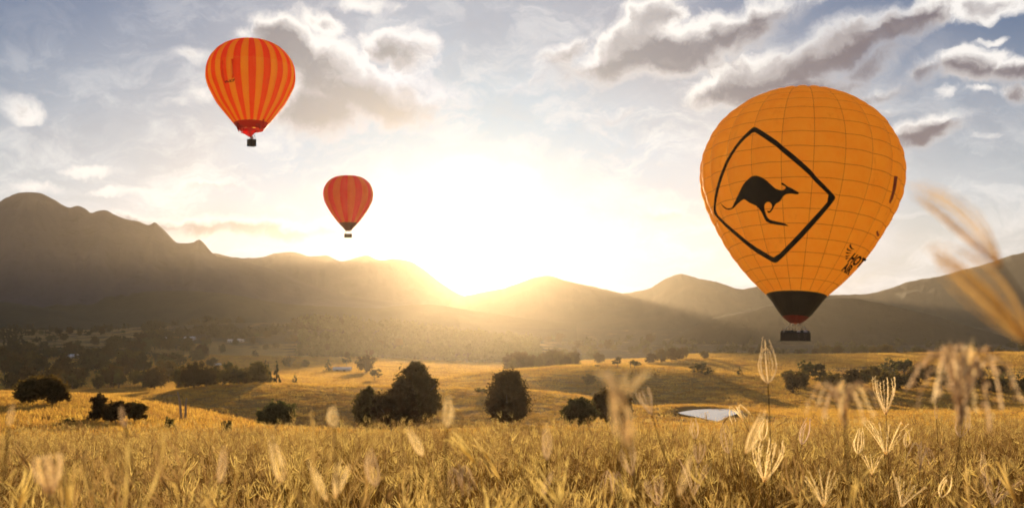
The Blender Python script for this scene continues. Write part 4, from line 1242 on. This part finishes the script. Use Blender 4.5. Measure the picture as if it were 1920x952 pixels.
# a few kinds of tufts for the mass of the field
def tuft(seed, nst, size, hmin, hmax):
    r = random.Random(seed)
    mb = MB()
    for s_ in range(nst):
        b = Vector((r.uniform(-size, size), r.uniform(-size, size), 0))
        h = r.uniform(hmin, hmax); lean = Vector((r.uniform(-.2, .2), r.uniform(-.2, .2), 0)) * h
        pts = [b + lean * t * t + Vector((0, 0, h * t)) for t in (0, .35, .7, 1)]
        a = r.uniform(0, PI); sd = Vector((math.cos(a), math.sin(a), 0))
        ribbon(mb, pts, [.0013, .0011, .0009, .0006], sd)
        # head
        kind = r.choice(['closed', 'closed', 'cup', 'open', 'droop', 'droop'])
        L = r.uniform(.055, .10); w = L * r.uniform(.16, .34); n = r.randint(5, 8)
        tilt = Matrix.Rotation(r.uniform(0, 1.0), 3, Vector((r.uniform(-1, 1), r.uniform(-1, 1), 0)).normalized())
        for k in range(n):
            C = spike_curve(kind, k, n, L, w, r)[::2]
            P = [pts[-1] + tilt @ Vector(c) for c in C]
            tz = (P[-1] - P[0]).normalized(); sdd = tz.cross(Vector((r.uniform(-1, 1), r.uniform(-1, 1), .3))).normalized()
            v = []; f = []
            for i, p in enumerate(P):                       # saw-edged strip
                ww = .0010 * (1.6 if i % 2 else .4) * (1 - .5 * i / len(P)); v += [p - sdd * ww, p + sdd * ww]
            mb.add(v, [(i * 2, i * 2 + 1, i * 2 + 3, i * 2 + 2) for i in range(len(P) - 1)], 1)
    for s_ in range(int(nst * 1.6)):                        # leaves
        b = Vector((r.uniform(-size, size), r.uniform(-size, size), 0))
        a = r.uniform(0, 2 * PI); o = Vector((math.cos(a), math.sin(a), 0)); h = r.uniform(.25, .55)
        pts = [b + o * (h * .5 * t * t) + Vector((0, 0, h * (t - .28 * t * t * t))) for t in (0, .3, .6, .85, 1)]
        ribbon(mb, pts, [.0016, .0020, .0018, .0012, .0003], Vector((-o.y, o.x, 0)))
    return mesh('tuft', mb.v, mb.f, [M_STRAW, M_SEED], False, mb.mi)
TUFTS = bpy.data.collections.new('tufts')
for i in range(12):
    TUFTS.objects.link(bpy.data.objects.new('tuft', tuft(500 + i, 22, .17, .40, .82)))
def scatter(name, pts, rot, scl, coll, label):
    me = bpy.data.meshes.new(name); me.vertices.add(len(pts)); me.vertices.foreach_set('co', np.asarray(pts, dtype=np.float32).ravel())
    a = me.attributes.new('spin', 'FLOAT_VECTOR', 'POINT'); a.data.foreach_set('vector', np.asarray(rot, dtype=np.float32).ravel())
    a = me.attributes.new('size', 'FLOAT', 'POINT'); a.data.foreach_set('value', np.asarray(scl, dtype=np.float32).ravel())
    a = me.attributes.new('which', 'INT', 'POINT'); a.data.foreach_set('value', rng.integers(0, len(coll.objects), len(pts)).astype(np.int32))
    me.update()
    o = obj(name, me)
    ng = bpy.data.node_groups.new(name, 'GeometryNodeTree')
    ng.interface.new_socket('Geometry', in_out='INPUT', socket_type='NodeSocketGeometry')
    ng.interface.new_socket('Geometry', in_out='OUTPUT', socket_type='NodeSocketGeometry')
    nn = ng.nodes; L = ng.links
    gi = nn.new('NodeGroupInput'); go2 = nn.new('NodeGroupOutput')
    ci = nn.new('GeometryNodeCollectionInfo'); ci.inputs['Collection'].default_value = coll
    ci.inputs['Separate Children'].default_value = True; ci.inputs['Reset Children'].default_value = True
    ip = nn.new('GeometryNodeInstanceOnPoints'); ip.inputs['Pick Instance'].default_value = True
    def na(nm, ty):
        q = nn.new('GeometryNodeInputNamedAttribute'); q.data_type = ty; q.inputs['Name'].default_value = nm; return q.outputs[0]
    L.new(gi.outputs[0], ip.inputs['Points']); L.new(ci.outputs[0], ip.inputs['Instance'])
    L.new(na('which', 'INT'), ip.inputs['Instance Index'])
    L.new(na('spin', 'FLOAT_VECTOR'), ip.inputs['Rotation']); L.new(na('size', 'FLOAT'), ip.inputs['Scale'])
    L.new(ip.outputs[0], go2.inputs[0])
    md = o.modifiers.new('scatter', 'NODES'); md.node_group = ng
    return tag(o, label, 'grass', kind='stuff')
pts = []; scl = []
yy = .9
while yy < 30:
    stp = .25 + yy * .006
    half = yy * .62 + 3.0
    xx = -half
    while xx < half:
        X = xx + random.uniform(-.5, .5) * stp; Y = yy + random.uniform(-.5, .5) * stp
        if X > .08 * Y and Y < 3.6 and random.random() < .5: xx += stp; continue
        if mnoise.noise(Vector((X / 1.3, Y / 1.8, 8))) < -.22 and random.random() < .65: xx += stp; continue
        if not (Y < 1.3 and abs(X) < .9):
            pts.append((X, Y, ground(X, Y) - .02))
            scl.append(random.uniform(.80, 1.06) * (1 + .12 * mnoise.noise(Vector((X / 2.5, Y / 2.5, 5)))))
        xx += stp
    yy += stp
# thinner grass round and behind the viewer
for _ in range(1500):
    X, Y = random.uniform(-9, 9), random.uniform(-9, 1.0)
    if math.hypot(X, Y) > 1.2: pts.append((X, Y, ground(X, Y) - .02)); scl.append(random.uniform(.75, .98))
for _ in range(190):                                       # tall scattered tufts close to the viewer, thicker on the left
    Y = random.uniform(.95, 2.6); X = random.uniform(-.62, .62) * Y * 1.0
    if X > .1 * Y and random.random() < .62: continue
    if abs(X) < .25 and Y < 1.1: continue
    top = .1855 * Y * random.uniform(.66, 1.25) + .07
    pts.append((X, Y, ground(X, Y) - .02)); scl.append(min(1.32, (-ground(X, Y) - top) / .80))
rot = [(random.gauss(0, .10), random.gauss(0, .10), random.uniform(0, 6.28)) for _ in pts]
scatter('tall_grass', pts, rot, scl, TUFTS, 'field of tall dry golden finger grass covering the foreground hilltop')

# short pasture grass on the open slopes below, so that crests catch the light
def sward(seed):
    r = random.Random(seed)
    mb = MB()
    for _ in range(46):
        b = Vector((r.gauss(0, .75), r.gauss(0, .75), 0)); a = r.uniform(0, 2 * PI); o = Vector((math.cos(a), math.sin(a), 0)); h = r.uniform(.14, .42)
        ribbon(mb, [b, b + o * h * .2 + Vector((0, 0, h * .6)), b + o * h * .5 + Vector((0, 0, h))], [.022, .018, .003], Vector((-o.y, o.x, 0)))
    return mesh('sward', mb.v, mb.f, [M_PGRASS])
M_PGRASS = leafy('pasture_blades', (.60, .335, .062), (.74, .46, .11), .70, 3)
SW = bpy.data.collections.new('swards')
for i in range(8): SW.objects.link(bpy.data.objects.new('sward', sward(900 + i)))
pts = []; scl = []
while len(pts) < 60000:
    d = 56 * (1000 / 56) ** (random.random() ** .62)
    x = random.uniform(-120, 2040)
    X = (x - CX) / F * d
    if abs(X - PX) < 9 and inside((X, d), [POND2D]): continue
    if scrub_and_shade(X, d) > .5 and random.random() < .6: continue
    pts.append((X, d, ground(X, d) - .02)); scl.append(random.uniform(.7, 1.35) * min(3.2, max(.8, d / 230)))
scatter('pasture_grass', pts, [(0, 0, random.uniform(0, 6.28)) for _ in pts], scl, SW, 'short dry grass on the open paddocks below the hilltop')

# single stalks that can be told apart
HEADS = {}
HSPEC = {'closed': (.09, .016, 9), 'cup': (.09, .024, 13), 'open': (.09, .028, 11), 'droop': (.10, .040, 9)}
for kd, (L, w, n) in HSPEC.items():
    for q in range(3):
        HEADS[kd, q] = head_mesh(kd, L, w, n, 700 + q * 7 + len(kd), True, M_SEEDN, .50 if kd == 'closed' else .58)
        HEADS[kd + '_d', q] = head_mesh(kd, L, w, n + 4, 800 + q * 7 + len(kd), True, M_SEEDN, .50)
        HEADS[kd + '_p', q] = head_mesh(kd, L, w, n, 700 + q * 7 + len(kd), True, M_SEEDP, .48)
def stalk(x, y, hp, d, kind, label, lean=0.0, foot=0.0, q=0, wide=1.0, bow=0.0, group='tall finger grass stalks'):
    """Seed head with its base at photo pixel (x, y), hp tall in the photo, at depth d; the stem runs down to the ground."""
    k = d / F
    b = at(x, y, d)
    fx = b.x + foot * k
    z0 = ground(fx, d)
    e = empty('grass_stalk', (fx, d, z0))
    top = b - e.location
    mb = MB()
    la = Vector((math.sin(R(lean)), 0, math.cos(R(lean))))
    P = []
    p0, p3 = Vector((0, 0, -.02)), top
    p1 = Vector((bow * k * .5, 0, top.z * .45)); p2 = top - la * (top.z * .35)
    for i in range(15):
        t = i / 14
        P.append(p0 * (1 - t) ** 3 + p1 * 3 * t * (1 - t) ** 2 + p2 * 3 * t * t * (1 - t) + p3 * t ** 3)
    mb.tube(P, list(np.linspace(.0013, .0008, 15)), 5)
    nd = MB()
    mb.build('stem', [M_STRAW], e, True)
    base = kind.replace('_p', '')
    if d < 1.8: kind = base + '_d'
    if d < 1.0:                                             # near enough to tell the spikes apart
        h = empty('seed_head', (0, 0, 0)); h.parent = e
        L_, w_, n_ = HSPEC[base]
        for me in head_mesh(base, L_, w_, n_ + 1, 860 + q * 7 + len(base), True, M_SEEDN, 1.05, True): obj('spike', me, h)
    else: h = obj('seed_head', HEADS[kind, q % 3], e)
    h.location = top
    s = hp * k / ({'closed': .09, 'cup': .082, 'open': .072, 'droop': .072}[base])
    h.scale = (s * wide, s * wide, s)
    h.rotation_euler = (random.uniform(-.15, .15), R(lean), 0)
    return tag(e, label, 'grass stalk', group)
ST = [
 # sharp ones on the right
 (1440, 719, 82, 2.3, 'closed', 'tall golden closed seed head standing alone below the big balloon basket', -3, 3, 0, 1.15),
 (1661, 778, 74, 2.8, 'cup', 'tall open cupped seed head with curling tips against the dark trees', -4, 4, 1, 1.0),
 (1503, 833, 58, 3.2, 'closed_p', 'purplish closed seed head leaning right above the pale dry stem', 16, -8, 1, 1.0),
 (1609, 851, 48, 3.4, 'closed', 'small egg-shaped seed head left of the splayed cluster', 4, -2, 2, 1.35),
 (1662, 852, 66, 2.9, 'open', 'splayed branching seed head just under the tall cupped one', 6, -6, 0, 1.1),
 (1800, 820, 58, 3.0, 'closed', 'pale loose seed head on a long thin stem bowed leftwards', 8, -34, 0, 1.2),
 (1724, 884, 52, 2.6, 'droop', 'fountain-like drooping seed head with arching spikes', 4, -2, 1, 1.1),
 (1764, 932, 50, 2.6, 'closed', 'leaning oval seed head low beside the drooping one', 24, -8, 1, 1.4),
 (1846, 892, 46, 2.8, 'closed', 'narrow upright seed head near the right edge', -8, 6, 2, .8),
 (1862, 950, 62, 2.4, 'open', 'broad bushy seed head at the lower right corner', 10, 0, 2, 1.1),
 (1433, 904, 82, 2.4, 'cup', 'large hooped seed head with a wide loop, below the golden closed one', 10, -4, 0, 1.2),
 (1428, 826, 48, 3.2, 'closed', 'pale seed head above the large hooped one', 8, -2, 1, 1.1),
 (1366, 850, 62, 2.6, 'closed', 'soft pale closed seed head just right of the pond', -12, 8, 0, 1.0),
 (1398, 850, 84, 1.7, 'closed', 'long slanting blurred seed head right of the pond', 22, -14, 2, .7),
 (1304, 822, 44, 3.2, 'closed', 'loose seed head directly below the pond', -6, 4, 1, 1.2),
 (1395, 790, 34, 4.2, 'droop', 'feathery one-sided seed head hanging over the right end of the pond', -30, 14, 0, 1.2),
 (1222, 778, 54, 1.7, 'cup', 'curled golden seed head left of the pond, clear of the grass', -20, 12, 2, 1.0),
 (1756, 785, 34, 3.6, 'closed', 'thin lone seed head right of the tall cupped one', -4, 2, 0, .6),
 (1700, 838, 34, 3.6, 'closed', 'faint egg-shaped seed head between the splayed and drooping ones', 2, 0, 1, 1.2),
 (1300, 930, 66, 2.5, 'open', 'forked open seed head in the grass under the pond', 6, -4, 1, .8),
 (1235, 950, 58, 2.2, 'cup', 'pale branching seed head left of the forked one', -10, 4, 0, 1.0),
 (1545, 950, 70, 2.2, 'open', 'dense upright bunch of seed spikes under the purplish head', -6, 0, 0, .8),
 (1690, 950, 58, 2.4, 'open', 'spreading seed head under the splayed cluster', 18, -4, 1, 1.0),
 (1635, 890, 40, 3.2, 'open', 'star-like small seed head in front of the splayed cluster', 0, 0, 2, .9),
 # blurred ones very near
 (1180, 838, 142, .62, 'closed', 'big blurred pale seed head rising in front of the dark tree', -14, 10, 0, .75),
 (1166, 752, 58, .60, 'open', 'blurred forked tips above the big pale seed head', 2, 8, 1, 1.3),
 (1800, 800, 140, .85, 'droop', 'huge blurred looping seed head arching at the right', 2, -10, 0, 1.25),
 (1585, 800, 80, .90, 'droop', 'blurred arching seed head between the golden and cupped ones', -4, 0, 1, 1.5),
 (706, 912, 78, 1.25, 'closed', 'bright blurred drop-shaped seed head below the tree clump', -10, 4, 0, 1.0),
 (528, 905, 84, 1.10, 'closed', 'blurred slanting seed head left of the forked pair', -14, 8, 1, .9),
 (612, 938, 78, 1.10, 'closed', 'left spike of the blurred forked pair in the left grass', -26, 6, 2, .6),
 (628, 936, 70, 1.12, 'cup', 'right spike of the blurred forked pair in the left grass', 12, 2, 1, .7),
 (793, 855, 58, 1.3, 'closed', 'blurred slanting seed head under the tallest tree', -30, 8, 2, .9),
 (838, 800, 56, 1.05, 'closed', 'pale ghostly seed head between the tree clump and lone tree', 2, 0, 1, 1.2),
 (627, 800, 44, 1.05, 'closed', 'faint blurred seed head rising left of the tree clump', -4, 0, 0, 1.4),
 (1025, 862, 64, 1.5, 'closed', 'blurred seed head standing below the round shrub', -2, 0, 2, .9),
 (1186, 892, 54, 1.6, 'cup', 'curved pair of blurred spikes under the big pale head', -12, 4, 1, 1.0),
 (1016, 932, 60, 1.5, 'closed', 'narrow blurred seed head leaning right in the centre grass', 22, -6, 0, .6),
 (1272, 930, 78, 1.0, 'closed', 'bent blurred seed head at the bottom left of the pond', 18, -10, 1, .6),
 (412, 905, 66, 1.2, 'closed', 'blurred tall seed head left of the slanting one', 4, 0, 2, .8),
 (235, 800, 44, 1.1, 'closed', 'blurred short seed head in front of the low dark bushes', -12, 6, 0, .8),
 (16, 798, 42, 1.0, 'closed', 'blurred orange seed head at the far left edge', 6, 0, 1, .9),
 (95, 930, 78, .95, 'cup', 'blurred rounded seed head in the lower left corner', -6, 0, 2, 1.1),
 (1310, 870, 40, 2.6, 'cup', 'small cup seed head below the loose one', 4, 0, 0, 1.0),
 (1148, 930, 46, 2.2, 'droop', 'small drooping seed head below the curved pair', 0, 0, 2, 1.0),
 (868, 930, 56, 1.5, 'droop', 'blurred drooping seed head at the bottom centre', -8, 0, 1, 1.0),
]
for s_ in ST:
    x, y, hp, d, kd, lb, lean, foot, q, wide = s_
    stalk(x, y, hp, d, kd, lb, lean, foot, q, wide)
# the very large blurred stalk leaning in from the right edge: two brushes of spikes on one stem
def brush(x0, y0, x1, y1, d, width, n, seed, bow):
    """Sheaf of spikes from a base to a tip (photo pixels at depth d)."""
    r = random.Random(seed)
    A, B = at(x0, y0, d), at(x1, y1, d)
    ax = B - A; L = ax.length; u = ax.normalized(); pn = Vector((-u.z, 0, u.x)); fw = Vector((0, 1, 0))
    mb = MB()
    for k in range(n):
        o1, o2, ln = r.uniform(-1, 1), r.uniform(-1, 1), r.uniform(.7, 1.03)
        C = []
        for i in range(13):
            t = i / 12 * ln
            C.append(A + ax * t + pn * (bow * L * math.sin(PI * t * .9) + o1 * width * math.sin(PI * min(1, t * .9 + .02)) ** .8) + fw * o2 * width * math.sin(PI * t * .9))
        ribbon(mb, C, list(np.linspace(.0005, .0002, 13)), Vector((r.uniform(-1, 1), r.uniform(-.4, .4), r.uniform(-1, 1))).normalized())
        for i in range(40):
            t = (i + r.random()) / 40 * 11.9; j = int(t)
            p = C[j].lerp(C[j + 1], t - j); tan = (C[j + 1] - C[j]).normalized()
            sd = tan.cross(Vector((r.uniform(-1, 1), r.uniform(-1, 1), r.uniform(-1, 1)))).normalized(); b = .0013 * r.uniform(.7, 1.3)
            q = tan.cross(sd) * b * .3
            mb.add([p - q, p + q, p + tan * b * 1.4 + sd * b], [(0, 1, 2)])
    return mb, A
dB = .55
root = at(2010, 950, dB)
e = empty('grass_stalk', (root.x, dB, ground(root.x, dB)))
def local(mb):
    m_ = MB(); m_.add([Vector(p) - e.location for p in mb.v], mb.f); return m_
b1, A1 = brush(1876, 500, 1692, 352, dB, .0065, 14, 91, -.13)
b2, A2 = brush(1930, 640, 1735, 462, dB, .0105, 24, 92, -.06)
M_BRUSH = leafy('brown_seed_heads', (.50, .28, .075), (.70, .46, .17), .58, 60)
local(b1).build('seed_head', [M_BRUSH], e); local(b2).build('seed_head', [M_BRUSH], e)
mb = MB()
P0 = Vector((0, 0, -.02)); Q = A2 - e.location
mb.tube([P0.lerp(Q, t) + Vector((math.sin(PI * t) * .02, 0, 0)) for t in np.linspace(0, 1, 10)], list(np.linspace(.0014, .001, 10)), 5)
Q1 = A1 - e.location; mb.tube([Q, Q.lerp(Q1, .5) + Vector((.006, 0, 0)), Q1], [.0008, .0007, .0006], 5)
mb.build('stem', [M_STRAW], e, True)
tag(e, 'huge blurred feathery seed stalk leaning in from the right edge', 'grass stalk', 'tall finger grass stalks')

# ------------------------------------------------------------------ haze in the air
m = bpy.data.materials.new('haze'); m.use_nodes = True
nt = m.node_tree; nt.nodes.clear()
o_ = nt.nodes.new('ShaderNodeOutputMaterial'); pv_ = nt.nodes.new('ShaderNodeVolumePrincipled')
pv_.inputs['Color'].default_value = (1.0, .83, .32, 1)
pv_.inputs['Density'].default_value = HAZE_DENSITY
pv_.inputs['Anisotropy'].default_value = HAZE_G
pv2 = nt.nodes.new('ShaderNodeVolumePrincipled')
pv2.inputs['Color'].default_value = (.95, .87, .93, 1)
pv2.inputs['Density'].default_value = AIR_DENSITY
pv2.inputs['Anisotropy'].default_value = AIR_G
ad_ = nt.nodes.new('ShaderNodeAddShader')
nt.links.new(pv_.outputs[0], ad_.inputs[0]); nt.links.new(pv2.outputs[0], ad_.inputs[1])
nt.links.new(ad_.outputs[0], o_.inputs['Volume'])
zs = [min(v.co.z for v in ob.data.vertices) for ob in (go,)]
for ob in S.objects:
    if ob.type == 'MESH' and ob.name.startswith(('mountain', 'hill')): zs.append(min(v.co.z for v in ob.data.vertices))
zlo = min(zs) - 2
zhi = max(max(v.co.z for v in ob.data.vertices) for ob in S.objects if ob.type == 'MESH' and ob.name.startswith(('mountain', 'hill'))) + 6
mb = MB(); mb.box((0, 0, (zlo + zhi) / 2), (4050, 4050, (zhi - zlo) / 2))
h = mb.build('haze', [m])
tag(h, 'warm evening haze filling the whole valley', 'haze', kind='stuff')
